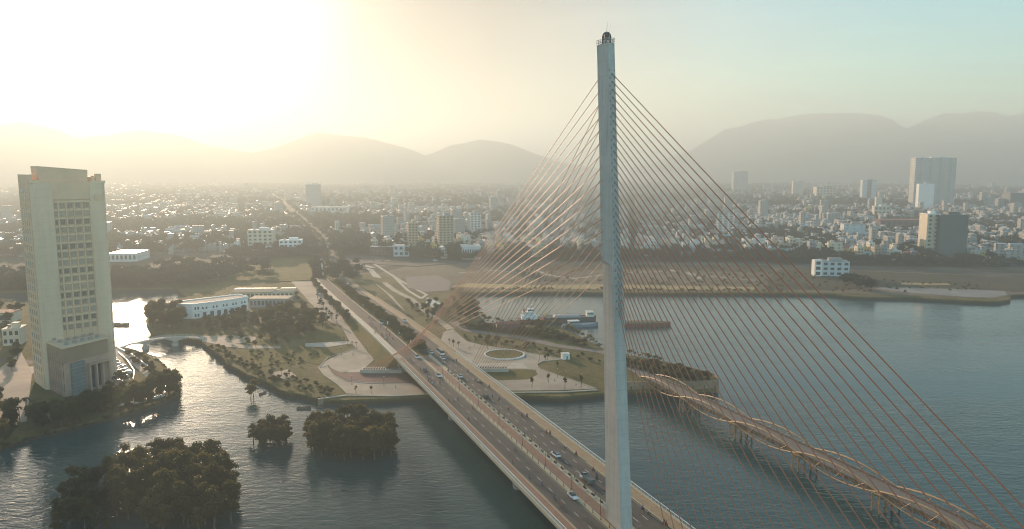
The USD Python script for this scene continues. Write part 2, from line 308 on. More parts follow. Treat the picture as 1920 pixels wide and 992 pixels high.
ridge('foothills', [(1330, 317), (1400, 303), (1480, 287), (1560, 277), (1640, 270), (1750, 266), (1850, 268), (1920, 262), (2100, 268), (2500, 312)], 6450., 280., 3)

# ------------------------------------------------------------------ the cable-stayed bridge
BH = math.radians(-21.69); BD = np.array([math.sin(BH), math.cos(BH)]); BR = np.array([BD[1], -BD[0]]); B0 = W(1163, 985, 9)[:2]
DZ = 9.0
def bp(s, q, z): p = B0 + s * BD + q * BR; return np.array([p[0], p[1], z])
def sq(p): v = np.asarray(p[:2]) - B0; return v @ BD, v @ BR
S_END = 206.
def zdeck(s): return DZ
QL, QR, QC = -16.4, 16.7, -.7
bridge = thing('cable_stayed_bridge', 'long cable-stayed road bridge with one tall grey pylon and fans of red cables', 'bridge')
fr = lambda s: (lambda q, z: bp(s, q, z))
S0 = -225.
def run(sec, s0=S0, s1=S_END): return fixed(MB().sweep(sec, [fr(s0), fr(s1)]).mesh())
obj('deck_girder', run([(QL, 8.75), (QL, 8.0), (-9, 6.3), (9, 6.3), (QR, 8.0), (QR, 8.75)]), fascia, bridge)
obj('deck_slab', run([(QL + .05, 8.752), (QR - .05, 8.752), (QR - .05, 8.96), (QL + .05, 8.96)]), concrete, bridge)
def box_run(q0, q1, z0, z1): return [(q0, z0), (q1, z0), (q1, z1), (q0, z1)]
obj('carriageway', run(box_run(-12.6, -4.15, 8.965, 9.02)), asphalt, bridge)
obj('carriageway', run(box_run(2.7, 12.0, 8.965, 9.02)), asphalt, bridge)
obj('footway', run(box_run(-15.7, -12.95, 8.965, 9.2)), brickwalk, bridge)
obj('footway', run(box_run(12.35, 16.0, 8.965, 9.2)), sandwalk, bridge)
obj('median_walk', run(box_run(-2.75, .7, 8.965, 9.22)), brickwalk, bridge)
for a, b, h in ((-12.95, -12.6, 9.24), (12.0, 12.35, 9.24), (-4.15, -2.75, 9.27), (.7, 2.7, 9.27)):
    obj('kerb', run(box_run(a, b, 8.965, h)), kerbmat, bridge)
obj('edge_beam', run(box_run(QL - .15, -15.7, 8.7, 9.32)), fascia, bridge)
obj('edge_beam', run(box_run(16.0, QR + .15, 8.7, 9.32)), fascia, bridge)
for q in (QL + .2, QR - .2):
    m = MB()
    for s in np.arange(S0 + 1, S_END, 2.): m.box(bp(s, q, 9.85), (.12, .12, 1.1), -BH)
    for s in np.arange(S0 + 1, S_END, .5): m.box(bp(s, q, 9.8), (.05, .05, .9), -BH)
    obj('railing', m, offwhite, bridge, kind='stuff')
    obj('handrail', run(box_run(q - .11, q + .11, 10.38, 10.5)), white, bridge)
m = MB()
for q in (-8.4, 5.8, 8.9):
    for s in np.arange(S0, S_END - 3, 9.): m.hexa([bp(s, q - .08, 9.021), bp(s, q + .08, 9.021), bp(s + 3, q + .08, 9.021), bp(s + 3, q - .08, 9.021)], [bp(s, q - .08, 9.026), bp(s, q + .08, 9.026), bp(s + 3, q + .08, 9.026), bp(s + 3, q - .08, 9.026)])
obj('lane_marking', m, offwhite, bridge, kind='stuff')
m = MB()
for q in (-12.2, -4.5, 3.05, 11.6): m.sweep(box_run(q - .07, q + .07, 9.021, 9.025), [fr(S0), fr(S_END)])
obj('edge_line', fixed(m.mesh()), kerbmat, bridge, kind='stuff')
# pylon: a leaning blade that tapers upwards
PZ, LEAN = 141.5, 11.
def pyl(f, sx, qx): # f 0..1 height, sx along, qx across (-1..1)
    hl = 5.05 + (2.75 - 5.05) * min(1, f / .75) ** .8; hw = 1.5 + (1.3 - 1.5) * f
    hw *= 1 + (.25 if f > .556 else -.2) * sx
    return bp(LEAN * f + sx * hl, QC + qx * hw, DZ + f * (PZ - DZ))
pylon = MB(); secs = []
fs = [-.068, 0, .03, .2, .4, .55, .562, .75, 1.]
for f in fs:
    ch = .12
    k = 1. if f <= .555 else .965
    secs.append([pyl(max(f, -.07), a * k, b) for a, b in [(-1, -1 + ch), (-1 + ch * .3, -1), (1 - ch * .3, -1), (1, -1 + ch), (1, 1 - ch), (1 - ch * .3, 1), (-1 + ch * .3, 1), (-1, 1 - ch)]])
V = np.vstack(secs); n = 8; Fc = []
for k in range(len(fs) - 1):
    for i in range(n):
        j = (i + 1) % n; a, b = k * n + i, k * n + j; Fc += [[a, b, b + n], [a, b + n, a + n]]
e = (len(fs) - 1) * n
for i in range(1, n - 1): Fc += [[0, i + 1, i], [e, e + i, e + i + 1]]
pyl_p = obj('pylon', fixed(trimesh.Trimesh(V, Fc, process=False)), pylon_concrete, bridge)
m = MB(); m.box(bp(1.0, QC, 3.2), (13, 21, 8.5), -BH, .92); obj('pylon_footing', m, concrete, bridge)
# platform rail, dome frame and antennas on the top
top = bp(LEAN, QC, PZ); m = MB()
cor = [pyl(1, a, b) for a, b in ((-1, -1), (1, -1), (1, 1), (-1, 1))]
for i in range(4):
    a, b = cor[i], cor[(i + 1) % 4]
    for k in range(6): p = a + (b - a) * k / 6; m.tube(p, p + [0, 0, 1.3], .045, n=4)
    for h in (.45, .9, 1.3): m.tube(a + [0, 0, h], b + [0, 0, h], .04, n=4)
obj('platform_rail', m, steel, pyl_p)
m = MB(); R = 1.15; cz = 2.1
for k in range(10):
    a = 2 * math.pi * k / 10; pr = top + [R * math.cos(a), R * math.sin(a), 0]
    m.tube(pr, pr + [0, 0, cz], .1, n=4)
    arc = [top + [R * math.cos(a) * math.cos(t), R * math.sin(a) * math.cos(t), cz + R * math.sin(t)] for t in np.linspace(0, math.pi / 2, 6)]
    m.line(arc, .07, 4)
for h, rr in ((cz, R), (cz - .7, R), (cz + .55, R * .87)):
    m.line([top + [rr * math.cos(t), rr * math.sin(t), h] for t in np.linspace(0, 2 * math.pi, 15)], .1, 4)
obj('dome_frame', m, dark, pyl_p)
s_ = trimesh.creation.icosphere(1, .78); s_.apply_translation(top + [0, 0, 2.5]); m = MB().tm(s_).tube(top, top + [0, 0, 2.5], .3)
obj('beacon', m, steel, pyl_p)
obj('antenna', MB().tube(top + [0, 0, 3.2], top + [.1, 0, 5.8], .045, .025, 4), steel, pyl_p)
a_ = pyl(1, -.9, -.6); obj('antenna', MB().tube(a_, a_ + [.25, .1, 4.6], .035, .02, 4), steel, pyl_p)
# anchor recesses on the face towards the main span
def face_s(z): f = (z - DZ) / (PZ - DZ); p = pyl(f, -1 if f <= .555 else -.965, 0); return sq(p)[0]
NM = 32
zs = np.linspace(133.4, 69.5, NM); ss = np.linspace(-196., -28., NM)
for z, s1 in zip(zs, ss):
    s0 = face_s(z) - .02; p0 = bp(s0, QC, z); p1 = bp(s1, QC, 9.4)
    d = p1 - p0; pts = []
    for t in np.linspace(0, 1, 9): pts.append(p0 + d * t - [0, 0, 4 * t * (1 - t) * .0022 * abs(s1)])
    c = obj('stay_cable', MB().line(pts, .115, 6), rust, bridge)
    obj('anchor_tube', MB().tube(p0 - d / np.linalg.norm(d) * .5, p0 + d / np.linalg.norm(d) * 1.9, .22, .16, 8), slotm, c)
for z in zs: # dark slots beside the anchors
    for q in (-.75, .75): obj('anchor_slot', MB().box(bp(face_s(z + .9) - .03, QC + q, z + .9), (.3, .13, .5), -BH), slotm, pyl_p)
# back stays, two planes of fifteen, tied down on anchor blocks beside the deck
NB = 15; zb = np.linspace(132.8, 84., NB)
for side, (pa, pb) in ((-1, ((749, 691), (682, 691))), (1, ((882, 689), (948, 689)))):
    a, b = W(*pa, 4.6), W(*pb, 4.6)
    for k in range(NB):
        z = zb[k] + (0 if side < 0 else -1.75); f = (z - DZ) / (PZ - DZ)
        p0 = pyl(f, .55, side * 1.0); p1 = a + (b - a) * k / (NB - 1); d = p1 - p0; u = d / np.linalg.norm(d)
        pts = [p0 + d * t - [0, 0, 4 * t * (1 - t) * .35] for t in np.linspace(0, 1, 7)]
        c = obj('back_stay', MB().line(pts, .095, 6), rust, bridge)
        obj('anchor_tube', MB().tube(p1 - u * 2.4, p1 + u * .3, .2, .26, 8), dark, c)
    w = b - a; w /= np.linalg.norm(w); nrm = np.array([-w[1], w[0], 0.]) * (1 if (np.array([-w[1], w[0]]) @ BD) > 0 else -1)
    q = [a - w * 1.6 - nrm * 2.0, b + w * 1.6 - nrm * 2.0, b + w * 1.6 + nrm * 4.2, a - w * 1.6 + nrm * 4.2]
    obj('anchor_block', MB().poly([tuple(t[:2]) for t in q], 1.5, 4.35), plaza2, bridge)
    m = MB()
    for k in range(NB): p1 = a + (b - a) * k / (NB - 1); m.box(p1 + [0, 0, -.12], (.6, .6, .5), -BH)
    obj('anchor_plinth', m, dark, bridge)
for s in (52., 128.):
    for q in (-8.5, 8.5):
        m = MB().hexa([bp(s - 1.2, q - 2.5, -2), bp(s + 1.2, q - 2.5, -2), bp(s + 1.2, q + 2.5, -2), bp(s - 1.2, q + 2.5, -2)], [bp(s - 1.2, q - 3.2, 6.35), bp(s + 1.2, q - 3.2, 6.35), bp(s + 1.2, q + 3.2, 6.35), bp(s - 1.2, q + 3.2, 6.35)])
        obj('pier', fixed(m.mesh()), concrete, bridge)
m = MB().hexa([bp(S_END - 5, QL + .5, 0), bp(S_END - 5, QR - .5, 0), bp(S_END + 1, QR - .5, 0), bp(S_END + 1, QL + .5, 0)], [bp(S_END - 5, QL + .5, 6.35), bp(S_END - 5, QR - .5, 6.35), bp(S_END + 1, QR - .5, 6.35), bp(S_END + 1, QL + .5, 6.35)])
obj('abutment', fixed(m.mesh()), concrete, bridge)

# lamps, posts and planters on the median
def lamp_post(label, h=5.2, double=True, name='street_lamp'):
    t = thing(name, label, 'street lamp')
    obj('base', MB().tube((0, 0, 0), (0, 0, .5), .16, .13, 8), dark, t)
    obj('pole', MB().tube((0, 0, .5), (0, 0, h), .09, .055, 8), dark, t)
    for s in ((-1, 1) if double else (1,)):
        arm = obj('arm', MB().line([(0, 0, h - .1), (s * .5, 0, h + .25), (s * 1.1, 0, h + .3)], .04, 5), dark, t)
        obj('lantern', MB().hull([(s * .9, -.12, h + .22), (s * .9, .12, h + .22), (s * 1.5, -.1, h + .25), (s * 1.5, .1, h + .25), (s * 1.1, 0, h + .4), (s * .95, 0, h + .4)]), steel, t)
    return Kind(t)
lampK = lamp_post('slim dark double-armed lamp post on the red median walkway of the bridge')
ORD = ['first', 'second', 'third', 'fourth', 'fifth', 'sixth', 'seventh', 'eighth', 'ninth', 'tenth']
for i, s in enumerate((7.5, 26, 46, 66, 90, 114, 141, 168)): lampK.put(bp(s, -2.3, 9.22), -BH, label=f'{ORD[i]} slim lamp post on the bridge median counted from the pylon foot to the city')
for i, s in enumerate((-12, -32)): lampK.put(bp(s, -2.3, 9.22), -BH, label=f'{ORD[i]} slim lamp post on the bridge median on the camera side of the pylon')
t = thing('bollard', 'short dark post on the near cream kerb of the bridge median', 'bollard')
obj('post', MB().tube((0, 0, 0), (0, 0, 1.15), .1, .08, 8), dark, t); obj('cap', MB().tube((0, 0, 1.15), (0, 0, 1.3), .13, .04, 8), dark, t); obj('foot_plate', MB().box((0, 0, .03), (.4, .4, .06)), dark, t)
bolK = Kind(t)
for s in np.arange(-20, 176, 4.9): bolK.put(bp(s, -3.7, 9.27), -BH, group='posts on the near kerb of the bridge median')
for s in np.arange(-22.4, 176, 7.0): bolK.put(bp(s, 2.4, 9.27), -BH, label='short dark post on the far cream kerb of the bridge median', group='posts on the far kerb of the bridge median')
t = thing('flower_trough', 'pale flower trough with dark plants on the far kerb of the bridge median', 'planter')
obj('trough', MB().box((0, 0, .3), (.7, 2.2, .6), top=1.12), offwhite, t); obj('soil', MB().box((0, 0, .605), (.66, 2.1, .03)), redbrown, t)
rg = np.random.default_rng(5); m = MB()
for k in range(40): p = [rg.uniform(-.28, .28), rg.uniform(-.95, .95), .6]; m.tube(p, np.add(p, [rg.uniform(-.25, .25), rg.uniform(-.25, .25), rg.uniform(.3, .75)]), .05, .01, 3)
obj('plant', m, leaf_dark, t); trK = Kind(t)
for s in np.arange(8, 172, 5.4): trK.put(bp(s, 1.25, 9.27), -BH, group='flower troughs on the bridge median')

# ------------------------------------------------------------------ the old truss bridge
truss = thing('truss_bridge', 'old yellow steel truss footbridge with lens-shaped spans on braced piers', 'bridge')
TQ, TW, TZ, SP0 = 88.9, 8.6, 7.0, 35.4
nodes = [135.2 - SP0 * k for k in range(8)]
for k in range(7):
    s0, s1 = nodes[k], nodes[k + 1]
    for side, q in ((0, TQ), (1, TQ + TW)):
        N = 8; P = np.linspace(0, 1, N * 2 + 1)
        up = [bp(s0 + (s1 - s0) * t, q, TZ + 2.3 * math.sin(math.pi * t) ** .9) for t in P]
        lo = [bp(s0 + (s1 - s0) * t, q, TZ - .25 - 2.5 * math.sin(math.pi * t) ** .9) for t in P]
        obj('top_chord', MB().line(up, .32, 6), trussm, truss); obj('bottom_chord', MB().line(lo, .28, 6), trussm, truss)
        for i in range(1, N):
            obj('vertical', MB().tube(lo[2 * i], up[2 * i], .1, n=4), trussm, truss)
        for i in range(N):
            a, b = (lo[2 * i], up[2 * i + 2]) if i % 2 == 0 else (up[2 * i], lo[2 * i + 2])
            obj('diagonal', MB().tube(a, b, .09, n=4), trussm, truss)
    for t in np.linspace(.07, .93, 12):
        a = bp(s0 + (s1 - s0) * t, TQ, TZ - .75); b = bp(s0 + (s1 - s0) * t, TQ + TW, TZ - .75)
        obj('floor_beam', MB().tube(a, b, .16, n=4), trussm, truss)
    obj('deck', fixed(MB().sweep(box_run(TQ + .45, TQ + TW - .45, TZ - .55, TZ - .28), [fr(s0), fr(s1 + .03)]).mesh()), trussdeck, truss)
    for q in (TQ + .28, TQ + TW - .46):
        obj('side_plank', fixed(MB().sweep(box_run(q, q + .18, TZ - 1.25, TZ + .25), [fr(s0 - .02), fr(s1 + .02)]).mesh()), woodside, truss)
    for q in (TQ + .55, TQ + TW - .55):
        m = MB()
        for t in np.linspace(0, 1, 20): p = bp(s0 + (s1 - s0) * t, q, TZ - .3); m.tube(p, p + [0, 0, 1.1], .04, n=4)
        for h in (.5, 1.08): m.tube(bp(s0, q, TZ - .3 + h), bp(s1, q, TZ - .3 + h), .035, n=4)
        obj('guard_rail', m, steel, truss)
    if k < 6:
        legs = [(s1 - 1.4, TQ - .1), (s1 + 1.4, TQ - .1), (s1 - 1.4, TQ + TW + .1), (s1 + 1.4, TQ + TW + .1)]
        pr = obj('pier_cap', MB().poly([tuple(bp(s1 + a, q, 0)[:2]) for a, q in ((-1.8, TQ - .6), (1.8, TQ - .6), (1.8, TQ + TW + .6), (-1.8, TQ + TW + .6))], TZ - 1.0, TZ - .6), trussm, truss)
        for s, q in legs + [(s1 - 1.4, TQ + TW * f_) for f_ in (.33, .67)] + [(s1 + 1.4, TQ + TW * f_) for f_ in (.33, .67)]: obj('pier_leg', MB().tube(bp(s, q, -2), bp(s, q, TZ - 1), .27, n=8), trussm, truss)
        for q in (TQ - .1, TQ + TW + .1):
            for z0, z1 in ((1.0, 3.2), (3.2, 5.6)):
                obj('brace', MB().tube(bp(s1 - 1.4, q, z0), bp(s1 + 1.4, q, z1), .12, n=4), trussm, truss)
            obj('brace', MB().tube(bp(s1 - 1.4, q, 3.2), bp(s1 + 1.4, q, 3.2), .12, n=4), trussm, truss)
        for s in (s1 - 1.4, s1 + 1.4):
            obj('brace', MB().tube(bp(s, TQ, 1.2), bp(s, TQ + TW, 5.4), .12, n=4), trussm, truss)
            obj('brace', MB().tube(bp(s, TQ, 5.4), bp(s, TQ + TW, 1.2), .12, n=4), trussm, truss)
# quay at the end of the old bridge
quay_top = [(1150, 719), (1205, 716), (1255, 717), (1300, 717), (1348, 713), (1342, 703), (1322, 696), (1285, 687), (1240, 677), (1190, 668), (1150, 664)]
def fence_quay():
    t = thing('quay_wall', 'brown concrete quay wall with a square end beside the old truss bridge', 'quay')
    qp = Polygon(Wp(quay_top, 6.2)).buffer(0)
    obj('wall', MB().poly(qp, -2, 6.0), quaym, t); obj('fill', MB().poly(qp.buffer(-.8), 6.0, 6.15), ground, t)
    ring = qp.difference(qp.buffer(-.6)); obj('coping', MB().poly(ring, 6.003, 6.5), quaym, t)
    mx = LineString(Wp(quay_top[:5], 6.2)); m = MB()
    for k in np.arange(3, mx.length, 6.): p = mx.interpolate(k); m.tube((p.x, p.y, -1), (p.x, p.y, 4.2), .35, n=8)
    obj('fender_pile', m, redbrown, t)
fence_quay()

# ------------------------------------------------------------------ road behind the bridge, on an embankment
def zroad(s): k = np.clip((s - S_END) / 330., 0, 1); k = k * k * (3 - 2 * k); return DZ + (3.05 - DZ) * k
SS = np.r_[np.arange(S_END, 540, 12.), 560.]
def runz(q0, q1, dz0, dz1, ss=None):
    ss = SS if ss is None else ss
    return fixed(MB().sweep([(q0, dz0), (q1, dz0), (q1, dz1), (q0, dz1)], [(lambda s: (lambda q, z: bp(s, q, zroad(s) + z)))(s) for s in ss]).mesh())
emb = MB().sweep([(-26, -8.), (27, -8.), (QR + 1, -.06), (QL - 1.2, -.06)], [(lambda s: (lambda q, z: bp(s, (np.sign(q) * (16.7 + max(0, abs(q) - 17.9) * (zroad(s) - 2) / 7.)) if z < -1 else q, max(zroad(s) + z, .5) if z < -1 else zroad(s) + z)))(s) for s in SS])
struct('embankment', fixed(emb.mesh()), lawn)
struct('avenue', runz(-12.7, -4.2, -.05, .02), asphalt); struct('avenue', runz(2.7, 12.2, -.05, .02), asphalt)
struct('pavement', runz(QL, -12.7, -.05, .2), fascia); struct('pavement', runz(12.2, QR, -.05, .2), sandwalk)
struct('planting_strip', runz(-3.9, 2.4, -.05, .24), lawn)
struct('strip_kerb', runz(-4.25, -3.9, -.05, .32), offwhite); struct('strip_kerb', runz(2.4, 2.75, -.05, .32), offwhite)
for q0, q1, nm in ((QL - .35, QL, 'near'), (QR, QR + .3, 'far')):
    p = obj('parapet_wall', runz(q0, q1, -.8, 1.0, SS[SS < 430]), white if nm == 'near' else fascia); setdata(p, f'long {"white" if nm=="near" else "sand-coloured"} parapet along the {nm} edge of the road behind the bridge', 'wall')
C0 = bp(560, QC, 0)[:2]; far_pts = [tuple(C0)] + [tuple(W(u, v, 3)[:2]) for u, v in ((604, 452), (570, 420), (533, 385), (505, 362))]
AV0 = LAYER[0]
struct('avenue', MB().poly(LineString(far_pts).buffer(16, cap_style=2), 2.4, 3.06), asphalt)
struct('avenue_strip', MB().poly(LineString(far_pts).buffer(2.6, cap_style=2), 2.4, 3.2), lawn)
junction = W(648, 487, 3)
struct('junction', MB().poly(Point(junction[0], junction[1]).buffer(46), 2.3, 3.04), asphalt)
struct('cross_street', MB().poly(LineString(Wp([(660, 486), (720, 494), (780, 497), (870, 490)], 3)).buffer(9, cap_style=2), 2.3, 3.03), asphalt)

# ------------------------------------------------------------------ park, plazas and paths on the near bank
sheet('parking_apron', [(546, 528), (613, 527), (640, 570), (700, 676), (682, 692), (640, 699), (626, 698), (617, 685), (597, 690), (615, 670), (650, 660), (668, 652), (655, 640), (640, 612), (612, 600), (580, 566)], plaza)
sheet('lower_plaza', [(597, 690), (612, 687), (626, 704), (650, 715), (690, 719), (745, 719), (775, 720), (800, 738), (740, 741), (690, 741), (650, 738), (634, 722), (608, 704)], plaza)
sheet('sunken_lawn', [(616, 688), (640, 699.5), (690, 697), (735, 697.5), (760, 700), (770, 718), (690, 718), (652, 713.5), (630, 703)], redbrown)
sheet('terrace', [(655, 693.5), (735, 689.5), (752, 697), (650, 698.5)], plaza2)
sheet('garden_path', [(420, 643), (470, 648), (526, 649), (526, 653), (470, 654), (415, 650)], plaza)
sheet('garden_path', [(572, 644), (612, 642), (640, 640), (660, 640), (660, 644), (614, 651), (572, 650)], plaza2)
sheet('park_street', [(376, 630), (430, 629), (480, 632), (478, 640), (420, 648), (380, 641)], plaza)
sheet('viewpoint', [(505, 700), (540, 693), (558, 707), (530, 711)], plaza)
sheet('park_lawn', [(440, 655), (560, 657), (612, 655), (640, 662), (598, 684), (560, 676), (480, 690)], lawn)
sheet('park_lawn', [(556, 630), (600, 612), (645, 622), (636, 639), (590, 642)], lawn)
LAYER[0] += .01
sheet('river_plaza', [(826, 640), (832, 622), (850, 618), (875, 640), (905, 648), (970, 658), (1028, 669), (1054, 674), (1016, 678), (1006, 684), (1012, 692), (1040, 702), (1118, 729), (1050, 732), (930, 733), (850, 690), (826, 660)], plaza)
sheet('leaf_lawn', [(905, 694), (985, 692.5), (1004, 694), (1008, 703), (990, 712), (935, 713.5), (905, 704)], lawn)
sheet('terrace', [(896, 681), (980, 681), (990, 691), (894, 690)], plaza2)
road('old_road', [(850, 604), (880, 620), (930, 627), (977, 633), (1041, 648), (1122, 659), (1165, 668), (1192, 686)], 7, trussdeck)
struct('old_road', MB().poly(ribbon([tuple(W(1176, 681, 6.2)[:2]), tuple(bp(134.5, TQ + TW / 2, 0)[:2])], 7.4), 6.0, 6.6), trussdeck)
road('park_path', [(845, 618), (832, 607), (800, 585), (770, 560), (740, 545), (720, 530)], 5, plaza)
road('park_path', [(700, 502), (680, 497), (672, 492), (700, 489), (730, 488)], 6, plaza2)
sheet('side_parking', [(690, 520), (708, 534), (735, 555), (752, 575), (765, 590), (742, 568), (722, 548)], plaza)
sheet('side_parking', [(686, 502), (700, 506), (716, 522), (700, 520)], plaza2)
road('dirt_path', [(700, 494), (725, 510), (752, 527), (772, 538), (800, 553), (790, 560), (765, 545), (735, 515)], 3, plaza2)
sheet('worked_ground', [(760, 520), (820, 516), (846, 528), (842, 545), (800, 548), (765, 540)], trussdeck)
sheet('pond_water', [(800, 558), (822, 566), (838, 577), (820, 581), (798, 570)], glassb)
bed = W(946, 665.6, GZ)
t = thing('round_planting_bed', 'round raised lawn bed with a white rim on the riverside plaza', 'planting bed', (bed[0], bed[1], GZ))
ring = Point(0, 0).buffer(11.6, 24); obj('rim', MB().poly(ring.difference(Point(0, 0).buffer(10.8, 24)), .02, .75), white, t); obj('lawn', MB().poly(Point(0, 0).buffer(10.75, 24), .02, .5), lawn, t)

for px in ([(546, 528), (613, 527), (640, 570), (700, 676)], [(597, 690), (612, 687), (626, 704), (650, 715), (690, 719), (775, 720)], [(905, 648), (970, 658), (1028, 669), (1054, 674), (1016, 678), (1006, 684), (1012, 692), (1040, 702), (1118, 729)], [(655, 640), (668, 652), (650, 660), (615, 670), (597, 690), (608, 704), (634, 722), (650, 738)]):
    struct('plaza_kerb', MB().poly(LineString(Wp(px, GZ)).buffer(.22, cap_style=2), GZ - .1, LAYER[0] + .14), plaza2)
# sea walls along the park shore
def shore_wall(name, px, label, h=1.2, z=GZ, mat=concrete):
    xy = Wp(px, z); g = LineString(xy).buffer(.4, cap_style=2)
    t = thing(name, label, 'wall'); obj('wall', MB().poly(g, -1.5, z + .15), mat, t); obj('coping', MB().poly(LineString(xy).buffer(.55, cap_style=2), z + .153, z + .4), plaza2, t)
shore_wall('sea_wall', [(596, 749), (650, 742), (740, 743), (800, 740), (850, 738)], 'low concrete shore wall below the paved plaza left of the bridge', mat=quaym)
shore_wall('sea_wall', [(950, 737), (1050, 736), (1120, 732)], 'low concrete shore wall below the paved plaza right of the bridge', mat=quaym)

# ------------------------------------------------------------------ the hotel on the left
def local(o, a):
    c, s = math.cos(a), math.sin(a)
    return lambda x, y, z: np.array([o[0] + x * c - y * s, o[1] + x * s + y * c, z])
stonem = M('hotel_stone', (.74, .54, .35), .7, .08, .08)
stone2 = M('hotel_stone_warm', (.70, .46, .29), .7, .1, .1)
HA = math.radians(45); HP1 = np.array([-224.7, 350.])
L = local(HP1, HA)   # x to the right along the front, y to the back
hotel = thing('hotel_tower', 'tall grey hotel tower with a grid of windows and a sloping rooftop screen', 'hotel')
HW, HD, HT = 32.1, 21., 101.5
def lbox(x0, x1, y0, y1, z0, z1, m=None):
    m = m or MB(); p = [(x0, y0), (x1, y0), (x1, y1), (x0, y1)]
    return m.hexa([L(x, y, z0) for x, y in p], [L(x, y, z1) for x, y in p])
m = MB()
stonej = streaked('hotel_panels', [(.3, (.62, .45, .30)), (.5, (.70, .51, .34)), (.7, (.76, .57, .39))], 0., (.5, .5, .03), .7, joint=.0795)
m.poly([tuple(L(x, y, 0)[:2]) for x, y in [(1.2, 0), (9, 0), (9, .9), (25, .9), (25, 0), (HW - 1.2, 0), (HW, 1.2), (HW, HD), (0, HD), (0, 1.2)]], 0, HT)
obj('tower_wall', m, stonej, hotel)
m = lbox(-.25, 1.6, 2.2, HD + .3, 0, HT + 4); obj('side_wing', m, stone2, hotel)
obj('crown_block', lbox(8.2, 25.8, .25, 2, HT - 8, HT + .3), stone2, hotel)
m = MB().hexa([L(x, y, HT) for x, y in ((4.5, 2.5), (25, 2.5), (25, 15), (4.5, 15))], [L(4.0, 2.2, 109.4), L(25.2, 2.2, 107.6), L(25.2, 15, 107.6), L(4.0, 15, 109.4)]); obj('rooftop_screen', m, stone2, hotel)
obj('parapet', lbox(-.1, 4.4, -.12, 1.0, HT, HT + 1.3), stonem, hotel); obj('parapet', lbox(25.4, HW + .1, -.12, 1.0, HT - .5, HT + .9), stonem, hotel)
m = lbox(27, 28.4, 2.5, 4, HT, HT + 3.2); lbox(29, 31.4, 3, 5.4, HT, HT + 4.2, m); lbox(26, 31.5, 7, 12, HT, HT + 2.6, m); obj('roof_plant', m, stone2, hotel)
c_ = L(28.5, -.1, 94.5); u_ = np.array([math.cos(HA), math.sin(HA), 0]); n_ = np.array([math.sin(HA), -math.cos(HA), 0])
obj('round_emblem', MB().tube(c_, c_ + n_ * .35, 1.75, n=24), stone2, hotel)
hglass = [M('hotel_glass', (.3, .25, .19), .2, .2, .2, spec=.7), M('hotel_glass_dark', (.2, .17, .13), .15, .2, .2, spec=.8), M('hotel_curtain', (.4, .32, .24), .5, .2, .2)]
z = 30.; row = 0
while z < 92:
    for k in range(4):
        x0 = 11.4 + k * 3.45
        w = obj('window', lbox(x0, x0 + 2.25, .55, .93, z, z + 2.5), stonem, hotel); obj('pane', lbox(x0 + .12, x0 + 2.13, .5, .56, z + .12, z + 2.4), hglass[(row * 7 + k * 3) % 3], w)
    w = obj('window', lbox(9.25, 10.5, .6, .93, z, z + 2.5), stonem, hotel); obj('pane', lbox(9.35, 10.4, .55, .61, z + .1, z + 2.4), hglass[row % 3], w)
    obj('spandrel', lbox(9.05, 24.95, .3, .88, z + 2.75, z + 3.35), stonem, hotel)
    z += 3.95; row += 1
for k in range(5): obj('mullion_pier', lbox(10.6 + k * 3.45, 11.2 + k * 3.45, .15, .89, 25, 92), stone2, hotel)
for z in np.arange(6, 98, 3.95): # narrow slots of the side wall
    for y in (5., 9., 13., 17.): obj('side_window', lbox(-.3, -.2, y, y + 1.6, z, z + 2.4), hglass[0], hotel)
# podium
PA, PB_, PC = W(118, 651, 26.), W(200, 631.5, 26.), W(66, 630, 26.)
PD = PB_ + PC - PA
pod = [tuple(p[:2]) for p in (PA, PB_, PD, PC)]
podm = M('podium_stone', (.48, .31, .22), .75, .15, .12)
obj('podium', MB().poly(pod, 0, 25.2), podm, hotel)
obj('podium_band', MB().poly(Polygon(pod).buffer(.25, join_style=2), 18.2, 25.0), M('hotel_brown', (.36, .23, .14), .75, .12, .1), hotel)
obj('podium_roof', MB().poly(Polygon(pod).buffer(.7, join_style=2), 25.2, 26.0), stonem, hotel)
m = MB(); px_ = (PB_ - PA) / np.linalg.norm(PB_ - PA); py_ = (PC - PA) / np.linalg.norm(PC - PA)
for k in range(5):
    for j in range(4):
        c = PA + px_ * (3 + k * np.linalg.norm(PB_ - PA) / 5.6) + py_ * (3 + j * np.linalg.norm(PC - PA) / 4.6); m.box((c[0], c[1], 26.5), (1.6, 1.2, 1.2), HA)
obj('roof_unit', m, steel, hotel)
def pface(o, u, n, a, b, z0, z1, out):
    p, q = o + u * a, o + u * b; w = [p, q, q + n * out, p + n * out]; w2 = [p - n * .05, q - n * .05, q + n * out, p + n * out]
    return fixed(MB().hexa([(*t[:2], z0) for t in w2], [(*t[:2], z1) for t in w2]).mesh())
n1 = np.array([px_[1], -px_[0], 0]); n2 = np.array([-py_[1], py_[0], 0]); 
if n1 @ (PA - PD) < 0: n1 = -n1
if n2 @ (PA - PD) < 0: n2 = -n2
LA, LB = np.linalg.norm(PB_ - PA), np.linalg.norm(PC - PA)
obj('glass_bay', pface(PA, px_, n1, LA * .12, LA * .42, 1, 17.5, 1.2), M('hotel_bay_glass', (.19, .2, .185), .5, .2, .15, spec=.3), hotel)
for k in range(9): obj('bay_rail', pface(PA, px_, n1, LA * .115, LA * .425, 2.8 + k * 1.75, 2.95 + k * 1.75, 1.3), steel, hotel)
obj('canopy', pface(PA, px_, n1, LA * .5, LA * .98, 14.6, 15.3, 2.2), podm, hotel)
obj('entrance_glass', pface(PA, px_, n1, LA * .52, LA * .8, 3, 14., .12), glassd, hotel)
for k in range(4): obj('column', pface(PA, px_, n1, LA * (.5 + k * .155), LA * (.5 + k * .155) + .8, 1, 14.6, 1.6), podm, hotel)
